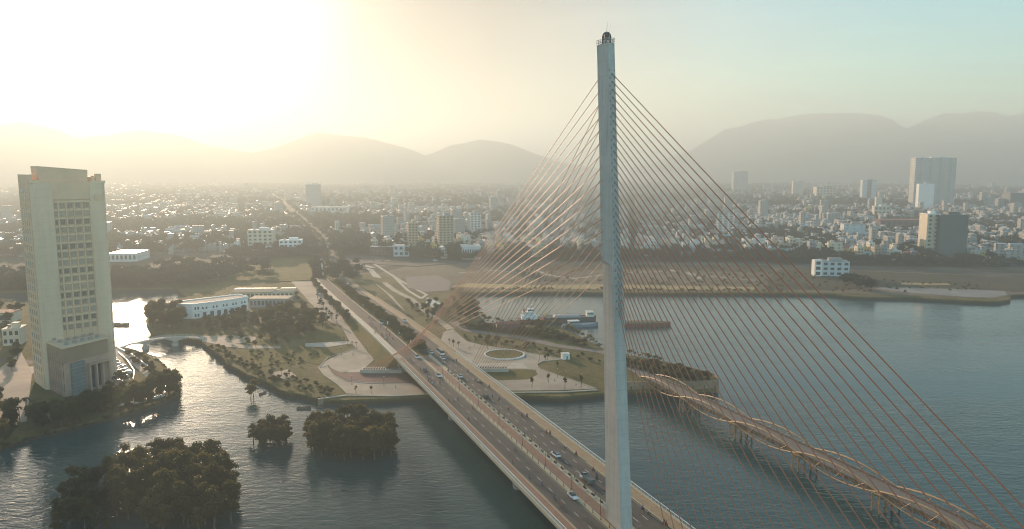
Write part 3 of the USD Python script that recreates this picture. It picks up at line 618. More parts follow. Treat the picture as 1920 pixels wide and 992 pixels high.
for k in range(12): obj('fin', pface(PA, py_, n2, LB * (.05 + k * .077), LB * (.05 + k * .077) + .35, 2, 23, .8), podm, hotel)
for k in range(3): obj('band_window', pface(PA, py_, n2, LB * .04, LB * .95, 4.5 + k * 6.2, 8 + k * 6.2, .1), glassd, hotel)

# ------------------------------------------------------------------ buildings that stand out
def block(name, label, cat, u0, u1, vb, vt, yaw=0., dep=None, wall=None, side=None, floors=0, cols=0, wcol=None, base=3., bands=None, roofbox=True, side_cols=0, win=(.55, .5)):
    """A building whose near face spans u0..u1, standing at row vb and reaching row vt, turned by yaw about its near face."""
    c = W((u0 + u1) / 2, vb, base); d = depth_of(c)
    yaw = -min(abs(yaw), .22) if u0 > 950 else min(yaw, .25)            # the western side walls face the low sun
    app = (u1 - u0) / F * d; dep = dep or app * .8
    # turned by yaw, the apparent width is w cos + dep |sin|
    w = max((app - dep * abs(math.sin(yaw)) * .9) / max(math.cos(yaw), .3), app * .35)
    h = height_at(c, vt) - base
    view = math.atan2(c[0], c[1]); a = yaw - view * .0
    t = thing(name, label, cat, (c[0], c[1], base), a)
    wall = wall or offwhite; side = side or wall
    off = dep / 2 + w * abs(math.sin(yaw)) * .0
    obj('wall', MB().box((0, off, h / 2), (w, dep, h)), wall, t)
    obj('roof', MB().poly(shapely.box(-w/2-.25, off-dep/2-.25, w/2+.25, off+dep/2+.25), h, h + .45), side, t)
    if roofbox:
        r = obj('roof_house', MB().box((w * .12, off, h + .45 + 1.4), (w * .4, dep * .4, 2.8)), side, t)
        obj('water_tank', MB().tube((-w * .28, off, h + .45), (-w * .28, off, h + 2.2), min(1.3, w * .1), n=8), steel, t)
    wc = wcol or glassd
    if floors and cols:
        fh = h / floors
        for i in range(floors):
            for k in range(cols):
                x = -w / 2 + w * (k + .5) / cols; ww = w / cols * win[0]
                obj('window', MB().box((x, off - dep / 2 - .02, (i + .55) * fh), (ww, .16, fh * win[1])), wc, t)
            for k in range(side_cols):
                y = off - dep / 2 + dep * (k + .5) / side_cols
                sx = -1
                obj('window', MB().box((sx * (w / 2 + .02), y, (i + .55) * fh), (.16, dep / side_cols * win[0], fh * win[1])), wc, t)
    if bands:
        fh = h / bands
        for i in range(1, bands + 1): obj('floor_slab', MB().box((0, off, i * fh - .25), (w + .9, dep + .9, .5)), side, t)
    return t, w, dep, h
tan = M('tan_wall', (.42, .33, .22), .75, .1, .1); greyw = M('grey_wall', (.30, .31, .30), .75, .1, .1); paleblue = M('pale_blue_wall', (.5, .56, .56), .7, .08, .1)
yellow = M('yellow_wall', (.6, .42, .12), .7, .1, .1); greenw = M('dark_green_wall', (.06, .1, .095), .6, .12, .1); pink = M('pink_wall', (.55, .38, .32), .7, .1, .1); tile = M('red_tile', (.25, .09, .06), .8, .2, .3); bluetin = M('blue_tin', (.22, .34, .36), .5, .15, .2); greytin = M('grey_tin', (.36, .37, .36), .45, .15, .2, metal=.3)
block('apartment_tower', 'brown apartment tower with a sunlit side, left of the cable fan', 'apartment block', 820, 855, 477, 405, math.radians(30), 24, tan, greyw, 15, 4, side_cols=2)
block('apartment_tower', 'hazy tan tower with a small pointed roof left of the brown apartment tower', 'apartment block', 763, 788, 474, 419, math.radians(30), 22, tan, tan, 11, 3, side_cols=2)
block('office_tower', 'grey office tower with a pale side wall just left of the cables', 'office block', 879, 905, 445, 400, math.radians(30), 26, offwhite, greyw, 10, 3)
block('apartment_tower', 'faint banded tower standing tall in the bright haze above the avenue', 'apartment block', 573, 604, 392, 346, .4, 26, greyw, offwhite, 0, 0, bands=12)
block('market_hall', 'long low pale hall with a flat roof below the faint banded tower', 'hall', 582, 652, 406, 389, .1, 50, offwhite, greyw, 2, 9, roofbox=False)
block('office_building', 'white six-storey office with a framed front beside the green field', 'office block', 465, 513, 474, 432, .12, 18, cream, offwhite, 6, 5)
block('office_building', 'small bright white building with square windows beside the green field', 'office block', 523, 568, 478, 451, .2, 16, white, white, 4, 5)
block('shop_building', 'pale blue shop building with a dark front on the riverside street', 'shop', 738, 767, 481, 461, 0, 14, paleblue, paleblue, 2, 3, roofbox=False)
block('shop_row', 'dark-fronted row of shops left of the pale blue shop building', 'shop', 694, 737, 478, 463, 0, 12, redbrown, offwhite, 2, 6, roofbox=False)
block('exhibition_hall', 'pale blue hall with a wide low roof beside the cables', 'hall', 864, 905, 487, 463, .15, 30, paleblue, offwhite, 1, 8, roofbox=False)
block('warehouse', 'low white-roofed warehouse directly right of the hotel tower', 'warehouse', 199, 258, 491, 476, .1, 40, offwhite, white, 1, 7, roofbox=False)
big = block('residential_tower', 'huge grey slab tower with many balcony bands, tallest on the right', 'apartment block', 1712, 1786, 392, 296, .25, 44, M('slab_grey', (.33, .35, .34), .7, .1, .05), offwhite, 0, 0, bands=30)
for k in range(4): obj('bay_strip', MB().box((-big[1] * .36 + k * big[1] * .24, -.6, big[3] / 2), (1.6, 1.4, big[3] + 2)), greyw, big[0])
block('office_tower', 'smaller pale blue tower in front of the huge grey slab tower', 'office block', 1720, 1749, 398, 345, .3, 22, white, paleblue, 0, 0, bands=0)
block('office_tower', 'blocky grey-blue tower standing alone beyond the cables near the horizon', 'office block', 1374, 1402, 362, 322, .1, 50, greyw, greyw, 0, 0)
block('apartment_tower', 'narrow cream tower with striped floors on the far skyline', 'apartment block', 1485, 1506, 372, 339, .3, 30, cream, offwhite, 0, 0, bands=11)
block('office_building', 'long cream block with window bands right of the striped narrow tower', 'office block', 1530, 1567, 376, 351, .1, 40, cream, greyw, 5, 6)
block('office_tower', 'grey-blue tower with a dark central strip on the far skyline', 'office block', 1615, 1642, 380, 338, .2, 30, paleblue, greyw, 9, 1, win=(.3, .9))
dk = block('apartment_tower', 'dark green apartment block with a white stair tower, nearest on the right', 'apartment block', 1757, 1811, 488, 404, .1, 34, greenw, greenw, 0, 0)
st = block('stair_tower', 'white stair tower with stacked openings on the side of the dark green block', 'apartment block', 1733, 1758, 486, 402, .1, 22, cream, white, 11, 2, win=(.42, .5))
for k in range(11): obj('balcony', MB().box((st[1] * .27, -.5, (k + .35) * st[3] / 11), (st[1] * .4, 1.1, .9)), offwhite, st[0])
block('church_tower', 'cream tower block above a stepped white building right of the cables', 'tower', 1641, 1653, 400, 370, .2, 14, cream, cream, 0, 0)
block('stepped_building', 'stepped white building under the cream tower block', 'office block', 1638, 1668, 412, 387, .2, 20, cream, offwhite, 3, 4)
block('riverside_house', 'three-storey house with a white open left end on the bare riverside land', 'house', 1528, 1592, 518, 491, .12, 14, paleblue, greyw, 3, 5)
block('stair_tower', 'white open stair end of the three-storey riverside house', 'house', 1526, 1541, 518, 489, .12, 9, white, white, 3, 1, win=(.6, .6), roofbox=False)
block('gabled_house', 'large pale blue gable wall house with small dark vents behind the riverside', 'house', 1580, 1622, 450, 421, .2, 24, paleblue, greyw, 5, 3, win=(.25, .2))
block('apartment_tower', 'white sunlit apartment tower seen between the cables', 'apartment block', 1344, 1376, 441, 399, .45, 16, offwhite, greyw, 9, 3, side_cols=2)
block('apartment_tower', 'cream low tower just right of the white tower between the cables', 'apartment block', 1405, 1423, 443, 422, .4, 14, cream, offwhite, 5, 2)
block('office_building', 'large cream office building behind the left cable fan', 'office block', 985, 1012, 447, 417, .35, 22, cream, cream, 6, 4)
block('apartment_tower', 'slim cream tower right of the large cream office building behind the cables', 'apartment block', 1002, 1016, 440, 411, .35, 12, cream, offwhite, 7, 2)
block('school_building', 'long white school building with a row of windows behind the cables', 'school', 960, 1020, 466, 452, .05, 14, offwhite, tile, 3, 12, roofbox=False)
block('house', 'bright yellow box-shaped house high on the right of the city', 'house', 1509, 1522, 404, 390, .4, 14, yellow, yellow, 3, 2)
block('hall', 'brown-red long hall with a tiled roof left of the dark green block', 'hall', 1650, 1735, 437, 413, .05, 30, redbrown, tile, 2, 8, roofbox=False)
block('apartment_block', 'long white sunlit block high on the right edge of the city', 'apartment block', 1815, 1843, 402, 391, .2, 16, cream, white, 3, 4)
block('tall_hall', 'dark slab building at the right edge of the city', 'office block', 1893, 1960, 396, 362, .1, 40, greenw, greyw, 0, 0)
t = thing('construction_shed', 'red-brown container shed among bushes on the river point', 'shed', tuple(W(952, 620, GZ)), .1)
obj('wall', MB().box((0, 0, 2.6), (15, 6, 5.2)), redbrown, t); obj('roof', MB().hexa([(-7.8, -3.3, 5.2), (7.8, -3.3, 5.2), (7.8, 3.3, 5.2), (-7.8, 3.3, 5.2)], [(-7.8, -.1, 6.3), (7.8, -.1, 6.3), (7.8, .1, 6.3), (-7.8, .1, 6.3)]), tile, t); obj('end_wall', MB().box((-7.56, 0, 2.6), (.1, 5.6, 5)), cream, t)
t = thing('park_kiosk', 'small white cubic kiosk beside the path on the river point', 'kiosk', tuple(W(1060, 673, GZ)), .2)
obj('wall', MB().box((0, 0, 1.6), (4.2, 3.6, 3.2)), white, t); obj('roof', MB().box((0, 0, 3.3), (4.6, 4, .25)), offwhite, t); obj('door', MB().box((.6, -1.83, 1.1), (1, .08, 2.1)), steel, t)

# the white building with triangular window heads
wa, wb, wc_ = W(361, 598, GZ), W(466, 582, GZ), W(334, 578, GZ)
t = thing('white_pavilion', 'two-storey white building with triangular upper windows behind park trees', 'building')
ux = (wb - wa) / np.linalg.norm(wb - wa); LW = np.linalg.norm(wb - wa); uy = np.array([-ux[1], ux[0], 0]); HWP = 10.
def wp(x, y, z): p = wa + ux * x + uy * y; return np.array([p[0], p[1], GZ + z])
front = [(x, -2.2 * math.sin(math.pi * x / LW)) for x in np.linspace(0, LW, 14)]
foot = [tuple(wp(x, y, 0)[:2]) for x, y in front] + [tuple(wp(LW, 15, 0)[:2]), tuple(wp(-7, 19, 0)[:2]), tuple(wp(-8, 8, 0)[:2])]
obj('wall', MB().poly(foot, GZ, GZ + HWP), white, t)
obj('parapet', MB().poly(Polygon(foot).buffer(.35).difference(Polygon(foot).buffer(-.4)), GZ + HWP + .003, GZ + HWP + .9), white, t)
obj('roof', MB().poly(Polygon(foot).buffer(-.45), GZ + HWP, GZ + HWP + .25), plaza2, t)
def wface(x, y0, z0, z1, w, tri=False):
    y = -2.2 * math.sin(math.pi * x / LW) - .12
    if tri: return MB().hull([wp(x - w/2, y, z0), wp(x + w/2, y, z0), wp(x, y, z1), wp(x - w/2, y + .6, z0), wp(x + w/2, y + .6, z0), wp(x, y + .6, z1)])
    return MB().hull([wp(x + s * w/2, y + o, z) for s in (-1, 1) for o in (0, .6) for z in (z0, z1)])
for k in range(5):
    for e in (-1.25, 1.25):
        x = LW * (.2 + .175 * k) + e; obj('window', wface(x, 0, 6.2, 8.2, 1.7, True), glassd, t)
for k in range(7): x = LW * (.2 + .118 * k); obj('arch', wface(x, 0, .3, 3.9, 2.6), glassd, t); obj('pillar', wface(x + LW * .059, 0, 0, 4.4, .7), white, t)
for x in (2.2, 4.2):
    for z in (1.2, 6.2): obj('window', wface(x, 0, z, z + 2, 1.1), glassd, t)
obj('cornice', MB().line([wp(x, y - .15, 5.1) for x, y in front], .28, 5), white, t)
# long hall whose metal roof mirrors the low sun
la, lb = W(436, 560, GZ), W(549, 558, GZ)
t = thing('long_hall', 'long low hall with a shining metal roof behind the white building', 'hall')
ux = (lb - la) / np.linalg.norm(lb - la); LL = np.linalg.norm(lb - la); uy = np.array([-ux[1], ux[0], 0])
def lp(x, y, z): p = la + ux * x + uy * y; return np.array([p[0], p[1], GZ + z])
shiny = M('shiny_roof', (.75, .72, .66), .2, .03, .1, metal=1.)
obj('wall', fixed(MB().hexa([lp(x, y, 0) for x, y in ((0, 0), (LL, 0), (LL, 16), (0, 16))], [lp(x, y, 5) for x, y in ((0, 0), (LL, 0), (LL, 16), (0, 16))]).mesh()), cream, t)
for x0, x1 in ((-.6, LL * .69), (LL * .76, LL + .6)):
    obj('roof', fixed(MB().hexa([lp(x, y, z) for x, y, z in ((x0, 8, 6.4), (x1, 8, 6.4), (x1, 17, 6.1), (x0, 17, 6.1))], [lp(x, y, z) for x, y, z in ((x0, 8, 6.6), (x1, 8, 6.6), (x1, 17, 6.3), (x0, 17, 6.3))]).mesh()), shiny, t)
    obj('roof', fixed(MB().hexa([lp(x, y, z) for x, y, z in ((x0, -1, 5.0), (x1, -1, 5.0), (x1, 7.98, 6.4), (x0, 7.98, 6.4))], [lp(x, y, z) for x, y, z in ((x0, -1, 5.2), (x1, -1, 5.2), (x1, 7.98, 6.6), (x0, 7.98, 6.6))]).mesh()), tan, t)
for k in range(14): obj('window', fixed(MB().hexa([lp(LL * (k + .3) / 14 + dx, y, 1) for dx, y in ((0, -.06), (2.2, -.06), (2.2, .1), (0, .1))], [lp(LL * (k + .3) / 14 + dx, y, 3.6) for dx, y in ((0, -.06), (2.2, -.06), (2.2, .1), (0, .1))]).mesh()), glassd, t)
# low white annex right of it
block('park_annex', 'low grey park building with a pillared front right of the white building', 'building', 468, 540, 577, 561, .02, 14, greyw, tan, 1, 10, base=GZ, roofbox=False)
# villas left of the hotel
block('villa', 'white villa with large windows at the left edge beside the hotel', 'house', 4, 40, 648, 618, .3, 12, cream, cream, 2, 3, base=2.)
block('villa', 'low red-roofed house behind the white villa at the left edge', 'house', -30, 24, 606, 588, .2, 14, cream, tile, 1, 4, base=2., roofbox=False)
for nm, px in (('island_road', [(-60, 672), (20, 676), (60, 680)]), ('island_road', [(-60, 745), (10, 735), (40, 705), (60, 690)])):
    xy = Wp(px, 2.); struct(nm, MB().poly(LineString(xy).buffer(4), 1.8, 2.03), asphalt if nm == 'island_road' and px[0][1] < 700 else plaza2)
struct('hotel_forecourt', MB().poly(Wp([(0, 690), (40, 660), (60, 700), (50, 790), (0, 800)], 2.), 1.8, 2.045), plaza)
struct('hotel_parking', MB().poly(Wp([(200, 660), (225, 665), (240, 690), (245, 712), (205, 728), (185, 730), (180, 690)], 2.), 1.8, 2.05), plaza)
xy = Wp([(212, 655), (238, 668), (262, 686), (280, 702), (300, 722), (297, 742), (250, 755), (205, 760)], 2.)
struct('quay_promenade', MB().poly(LineString(xy).buffer(2.4, cap_style=2), 1.8, 2.06), plaza2)
t = thing('promenade_wall', 'pale low wall curving along the promenade below the hotel', 'wall'); obj('wall', MB().poly(LineString(xy).parallel_offset(2.7, 'left').buffer(.22, cap_style=2), 1.5, 2.95), white, t)
t = thing('promenade_wall', 'pale garden wall curving around the hotel car park', 'wall'); obj('wall', MB().poly(LineString(Wp([(222, 662), (238, 676), (252, 697), (250, 712)], 2.)).buffer(.2, cap_style=2), 1.5, 2.8), white, t)

# arched footbridge over the lagoon mouth
fa, fb = W(222, 655, 2.), W(386, 637, 2.)
t = thing('footbridge', 'slender arched footbridge on one round pier across the lagoon mouth', 'footbridge')
ux = (fb - fa) / np.linalg.norm(fb - fa); LF = np.linalg.norm(fb - fa); uy = np.array([-ux[1], ux[0], 0])
def fp(x, y, z): p = fa + ux * x + uy * y; return np.array([p[0], p[1], z])
def fz(x): return 2.4 + 3.4 * math.sin(math.pi * np.clip(x / LF, 0, 1)) ** .8
xs = np.linspace(0, LF, 21); piers = [LF * .30, LF * .64]
def soffit(x):
    e = [0] + piers + [LF]
    for a, b in zip(e[:-1], e[1:]):
        if a <= x <= b: u = (x - a) / (b - a); return fz(x) - .55 - (1 - math.sin(math.pi * u) ** .6) * (fz(x) - 1.2) * .75
    return fz(x) - .6
xs2 = np.linspace(0, LF, 61); m = MB()
for a, b in zip(xs2[:-1], xs2[1:]):
    m.hexa([fp(a, 0, soffit(a)), fp(b, 0, soffit(b)), fp(b, 4, soffit(b)), fp(a, 4, soffit(a))], [fp(a, 0, fz(a)), fp(b, 0, fz(b)), fp(b, 4, fz(b)), fp(a, 4, fz(a))])
obj('arch_deck', fixed(m.mesh()), concrete, t)
for y in (.1, 3.9):
    m = MB()
    for x in xs: m.tube(fp(x, y, fz(x)), fp(x, y, fz(x) + 1.1), .06, n=4)
    for h in (.4, .75, 1.1): m.line([fp(x, y, fz(x) + h) for x in xs], .045, 4)
    obj('railing', m, offwhite, t)
for k, x in enumerate(piers): obj('pier', MB().tube(fp(x, 2, -2), fp(x, 2, soffit(x) + .6), 2.2, 2.0, 14), concrete, t)
for x in (LF * .2, LF * .4, LF * .6, LF * .8): obj('lamp', MB().tube(fp(x, 0, fz(x)), fp(x, 0, fz(x) + 3.4), .06, n=5).tm(trimesh.creation.icosphere(1, .22).apply_translation(fp(x, 0, fz(x) + 3.6))), dark, t)

# ------------------------------------------------------------------ the city
GA = math.radians(20.); gc, gs = math.cos(GA), math.sin(GA)    # street grid turned with the avenue
FREE = unary_union([LineString(far_pts).buffer(18), Point(junction[0], junction[1]).buffer(60), LineString(far_pts[:2]).buffer(60)])
occupied = []
for p in stage.GetPrimAtPath('/World').GetChildren():
    c = p.GetCustomData().get('category') if p.HasCustomData() else None
    if c in ('apartment block', 'office block', 'house', 'hall', 'shop', 'school', 'warehouse', 'tower'):
        o = p.GetAttribute('xformOp:translate').Get(); occupied.append((o[0], o[1], 28. if o[1] < 1200 else 45.))
occ = np.array(occupied)
cityline = LineString([tuple(W(u, v, 3)[:2]) for u, v in ((-900, 478), (200, 482), (400, 470), (460, 476), (575, 482), (660, 478), (770, 481), (860, 486), (1000, 481), (1200, 480), (1440, 484), (1640, 489), (1900, 492), (2500, 492))])
cl = np.array(cityline.coords); city_front = lambda x: np.interp(x, cl[:, 0], cl[:, 1])
bayline = np.array(bay_xy[::-1] + [(3100, 4400), (4700, 3000)])
landp = shapely.prepared.prep(far.buffer(-30))
rg = np.random.default_rng(11)
cand = []
def in_view(x, y, m=60): return y > 700 and abs(x) < y * .70 + m
def add_rows(y_min, y_max, bd, hw, gap, skip):
    for ga, right in ((GA, False), (GA2, True)): add_grid(y_min, y_max, bd, hw, gap, skip, ga, right)
GA2 = math.radians(-9.)
def add_grid(y_min, y_max, bd, hw, gap, skip, ga, right):
    gc, gs = math.cos(ga), math.sin(ga)
    R = y_max * 1.05
    for v in np.arange(-R, R, bd):
        u = -R
        if abs(v) > R: continue
        us = np.arange(-R, R, hw)
        for rowo in (-.24, .24):
            xs_ = us + rg.uniform(-1, 1, len(us)) * hw * .15; vs_ = v + bd * rowo + rg.uniform(-.06, .06, len(us)) * bd
            X = xs_ * gc - vs_ * gs; Y = xs_ * gs + vs_ * gc
            ok = (Y > y_min) & (Y < y_max) & (np.abs(X) < Y * .70 + 60) & (rg.random(len(us)) > skip) & (np.mod(us, 120.) > gap)
            dens = meshkit.noise(np.c_[X / 260., Y / 260., X * 0], 4)
            ok &= (dens > .26) & ((X > .1 * Y) == right)
            for x, y in zip(X[ok], Y[ok]): cand.append((x, y, hw, bd, ga))
add_rows(760, 1250, 42., 6.6, 10, .14)
add_rows(1250, 2100, 40., 7.4, 11, .27)
add_rows(2100, 3600, 46., 10.5, 12, .36)
add_rows(3600, 5000, 62., 17., 16, .36)
cand = np.array(cand)
keep = cand[:, 1] > city_front(cand[:, 0]) + 4
d2 = ((cand[:, None, :2] - occ[None, :, :2]) ** 2).sum(2) < (occ[None, :, 2] * .8) ** 2
keep &= ~d2.any(1)
free = shapely.contains_xy(FREE, cand[:, 0], cand[:, 1]); inland = shapely.contains_xy(far.buffer(-25), cand[:, 0], cand[:, 1])
keep &= ~free & inland
cand = cand[keep]
rg = np.random.default_rng(12)
cand = cand[np.argsort(np.hypot(cand[:, 0], cand[:, 1]))]
NEAR = 300
near_h, far_h = cand[:NEAR], cand[NEAR:]
# near houses one by one
HCOL = {'cream': cream, 'white': offwhite, 'pale blue': paleblue, 'pink': pink, 'tan': tan, 'yellow': yellow, 'grey': greyw}
ROOF = {'flat': greytin, 'red-tiled': tile, 'blue tin': bluetin, 'grey tin': greytin}
HK = {}
def house_kind(col, storeys, roof):
    k = (col, storeys, roof)
    if k in HK: return HK[k]
    t = thing('town_house', 'x', 'house'); w, dp, h = 6.2, 14., 3.5 * storeys + .6; wall = HCOL[col]
    obj('wall', MB().box((0, 0, h / 2), (w, dp, h)), wall, t)
    if roof == 'flat':
        obj('roof', MB().box((0, 0, h + .1), (w - .4, dp - .4, .2)), greytin, t)
        m = MB()
        for c, s in (((0, -dp/2 + .1, h + .45), (w, .2, .9)), ((0, dp/2 - .1, h + .45), (w, .2, .9)), ((-w/2 + .1, 0, h + .45), (.2, dp - .42, .9)), ((w/2 - .1, 0, h + .45), (.2, dp - .42, .9))): m.box(c, s)
        obj('parapet', m, wall, t); obj('stair_house', MB().box((w * .1, dp * .2, h + 1.4), (w * .55, 4, 2.6)), wall, t)
        obj('water_tank', MB().tube((-w * .25, -2, h + .2), (-w * .25, -2, h + 2), .75, n=8), steel, t)
    else:
        obj('roof', MB().hexa([(-w/2 - .3, -dp/2 - .3, h), (w/2 + .3, -dp/2 - .3, h), (w/2 + .3, dp/2 + .3, h), (-w/2 - .3, dp/2 + .3, h)], [(-.05, -dp/2 - .3, h + 1.9), (.05, -dp/2 - .3, h + 1.9), (.05, dp/2 + .3, h + 1.9), (-.05, dp/2 + .3, h + 1.9)]), ROOF[roof], t)
    for i in range(storeys):
        obj('window', MB().box((-w * .2, -dp/2 - .02, 3.5 * i + 2.0), (1.6, .12, 1.7)), glassd, t); obj('window', MB().box((w * .24, -dp/2 - .02, 3.5 * i + 2.0), (1.4, .12, 1.7)), glassd, t)
        if i: obj('balcony', MB().box((0, -dp/2 - .5, 3.5 * i + .45), (w * .9, 1., .9)), wall, t)
        for y in (-3.5, 2.5): obj('window', MB().box((-w/2 - .02, y, 3.5 * i + 2.0), (.12, 1.3, 1.4)), glassd, t)
    HK[k] = Kind(t); return HK[k]
marks = [(u, n) for u, n in ((100, 'behind the hotel tower'), (330, 'right of the hotel tower'), (490, 'behind the framed white office'), (600, 'beside the hazy avenue'), (720, 'behind the riverside shops'), (837, 'around the brown apartment tower'), (950, 'behind the left cable fan'), (1060, 'just left of the pylon'), (1200, 'just right of the pylon'), (1300, 'behind the right cables'), (1420, 'right of the white tower between the cables'), (1560, 'behind the riverside house'), (1680, 'left of the dark green block'), (1770, 'around the dark green block'), (1870, 'at the right edge beyond the promenade'))]
cols = list(HCOL); roofs = ['flat', 'flat', 'flat', 'red-tiled', 'blue tin', 'grey tin']
numw = {2: 'two', 3: 'three', 4: 'four', 5: 'five'}
for x, y, hw, bd, ga in near_h:
    col = cols[rg.choice(7, p=[.26, .27, .13, .08, .1, .06, .1])]; stt = int(rg.choice([2, 3, 4, 5], p=[.3, .35, .25, .1])); rf = roofs[rg.integers(6)]
    if stt > 3: rf = 'flat'
    u = CX + F * x / depth_of((x, y, 5)); mk = min(marks, key=lambda m_: abs(m_[0] - u))[1]
    lab = f'{col} {numw[stt]}-storey house with {rf} roof {mk}'
    house_kind(col, stt, rf).put((x, y, 3), ga + rg.uniform(-.06, .06) + (math.pi / 2 if rg.random() < .12 else 0), (rg.uniform(.9, 1.25), rg.uniform(.85, 1.15), rg.uniform(.92, 1.1)), lab, lab)
# the far houses as one mass
wallm = usdkit.material(stage, '/World/Looks/far_walls', {
    'g': ('geometry', {}), 'r': ('rgb_ramp', {'interpolate': False, 'ramp': [(0., (.34, .33, .29)), (.16, (.5, .49, .45)), (.3, (.22, .26, .26)), (.44, (.6, .57, .52)), (.5, (.62, .45, .2)), (.57, (.26, .38, .42)), (.67, (.5, .3, .22)), (.74, (.66, .62, .55)), (.82, (.12, .14, .14))]}),
    'vr': ('vector_rotate', {'rotate_type': 'z_axis', 'angle': -GA}), 'sx': ('separate_xyz', {}), 'ad': ('math', {'math_type': 'add'}), 'cx': ('combine_xyz', {}),
    'bk': ('brick_texture', {'scale': 1., 'brick_width': 2.4, 'row_height': 3.5, 'mortar_size': .75, 'mortar_smooth': .1, 'offset': 0., 'color1': (.25, .27, .28), 'color2': (.4, .4, .4), 'mortar': (1, 1, 1)}),
    'mx': ('mix_color', {'blend_type': 'multiply', 'fac': .8}), 'p': ('principled_bsdf', {'roughness': .7})},
    [('g.random_per_island', 'r.fac'), ('g.position', 'vr.vector'), ('vr.vector', 'sx.vector'), ('sx.x', 'ad.value1'), ('sx.y', 'ad.value2'), ('ad.value', 'cx.x'), ('sx.z', 'cx.y'), ('cx.vector', 'bk.vector'), ('r.color', 'mx.a'), ('bk.color', 'mx.b'), ('mx.result', 'p.base_color')], surface='p.BSDF')
roofm = usdkit.material(stage, '/World/Looks/far_roofs', {
    'g': ('geometry', {}), 'r': ('rgb_ramp', {'interpolate': False, 'ramp': [(0., (.36, .38, .38)), (.2, (.13, .15, .15)), (.38, (.3, .11, .07)), (.52, (.5, .5, .48)), (.64, (.18, .29, .32)), (.78, (.62, .61, .58)), (.86, (.09, .1, .1))]}), 'p': ('principled_bsdf', {'roughness': .52, 'specular_ior_level': .45})},
    [('g.random_per_island', 'r.fac'), ('r.color', 'p.base_color')], surface='p.BSDF')
N = len(far_h); hw = far_h[:, 2]; bd = far_h[:, 3]
sc = np.where(far_h[:, 1] > 3600, 1.0, 1.)
ww = hw * rg.uniform(.75, 1.1, N); dd = bd * rg.uniform(.24, .4, N); hh = rg.gamma(3.0, 1.9, N) * (.6 + .9 * meshkit.noise(np.c_[far_h[:, :2] / 180., np.zeros(N)], 15)) + 3.
tall = rg.random(N) < .003; hh = np.where(tall, rg.uniform(22, 42, N), hh); ww = np.where(tall, 16, ww); dd = np.where(tall, 16, dd); hh = np.where(far_h[:, 1] > 3600, hh * .9, hh)
ang = far_h[:, 4] + rg.normal(0, .06, N) + np.where(rg.random(N) < .15, math.pi / 2, 0); ca, sa = np.cos(ang), np.sin(ang)
def corners(w, d, z):
    out = []
    for a, b in ((-1, -1), (1, -1), (1, 1), (-1, 1)):
        x, y = a * w / 2, b * d / 2; out.append(np.c_[far_h[:, 0] + x * ca - y * sa, far_h[:, 1] + x * sa + y * ca, z])
    return out
lo, hi = corners(ww, dd, np.full(N, 2.)), corners(ww, dd, 3 + hh)
Vw = np.stack(lo + hi, 1).reshape(-1, 3); base = np.arange(N)[:, None, None] * 8
Fw = (base + np.array([[0,1,5],[0,5,4],[1,2,6],[1,6,5],[2,3,7],[2,7,6],[3,0,4],[3,4,7]])[None]).reshape(-1, 3)
gab = rg.random(N) < .35
rz = np.where(gab, rg.uniform(1.2, 2.6, N), .3)
e_lo = corners(ww + .5, dd + .5, 3 + hh + .02); ins = np.where(gab, .04, .98)
e_hi = corners((ww + .5) * ins, (dd + .5) * np.where(gab, .98, .98), 3 + hh + rz)
Vr = np.stack(e_lo + e_hi, 1).reshape(-1, 3); Fr_ = (base + BOXF[2:][None]).reshape(-1, 3)
farc = thing('city_houses', 'dense mass of low pale houses filling the plain up to the hills', 'houses'); setdata(farc, kind='stuff')
obj('walls', (Vw, Fw), wallm, farc, kind='stuff'); obj('roofs', (Vr, Fr_), roofm, farc, kind='stuff')
sel = np.where(rg.random(N) < .45)[0]; m = MB()
V_, F_ = [], []
bx = np.array([[-1,-1,0],[1,-1,0],[1,1,0],[-1,1,0],[-1,-1,1],[1,-1,1],[1,1,1],[-1,1,1]], float)
ox, oy = rg.uniform(-.2, .2, len(sel)) * ww[sel], rg.uniform(-.25, .25, len(sel)) * dd[sel]
bsx, bsz = rg.uniform(.7, 2.2, len(sel)), rg.uniform(1.5, 3.4, len(sel))
Vb = np.stack([np.c_[far_h[sel, 0] + ox + v[0] * bsx, far_h[sel, 1] + oy + v[1] * bsx, 3 + hh[sel] + v[2] * bsz] for v in bx], 1).reshape(-1, 3)
obj('roof_boxes', (Vb, (np.arange(len(sel))[:, None, None] * 8 + BOXF[2:][None]).reshape(-1, 3)), wallm, farc, kind='stuff')
print('houses', NEAR, N)

# ------------------------------------------------------------------ trees and plants
def leaf_cloud(blobs, n, size, seed, flat=.0):
    """n small leaf tufts (folded quads) spread through and over blobs (centre, radii)."""
    r = np.random.default_rng(seed); vol = np.array([b[1][0] * b[1][1] * b[1][2] for b in blobs]) ** .72; vol /= vol.sum()
    k = r.choice(len(blobs), n, p=vol); C = np.array([b[0] for b in blobs], float)[k]; R = np.array([b[1] for b in blobs], float)[k]
    d = r.normal(size=(n, 3)); d /= np.linalg.norm(d, axis=1)[:, None]; d[:, 2] = np.where(d[:, 2] < -.35, -d[:, 2] * .6, d[:, 2])
    rad = r.random(n) ** .36; rad *= .78 + .5 * meshkit.noise(d * 2.6 + C, seed)
    P = C + d * R * rad[:, None]
    s = size * r.uniform(.55, 1.35, n)
    nn = d * .7 + r.normal(size=(n, 3)) * .65; nn[:, 2] += .35; nn /= np.linalg.norm(nn, axis=1)[:, None]
    t = np.cross(nn, r.normal(size=(n, 3))); t /= np.linalg.norm(t, axis=1)[:, None]; b = np.cross(nn, t)
    s1 = s[:, None]; V = np.stack([P - t * s1 * .6, P - b * s1 * .38 + nn * s1 * .12, P + t * s1 * .6, P + b * s1 * .38 + nn * s1 * .12], 1).reshape(-1, 3)
    i = np.arange(n)[:, None] * 4
    return V, np.vstack([i + [0, 1, 2], i + [0, 2, 3]])
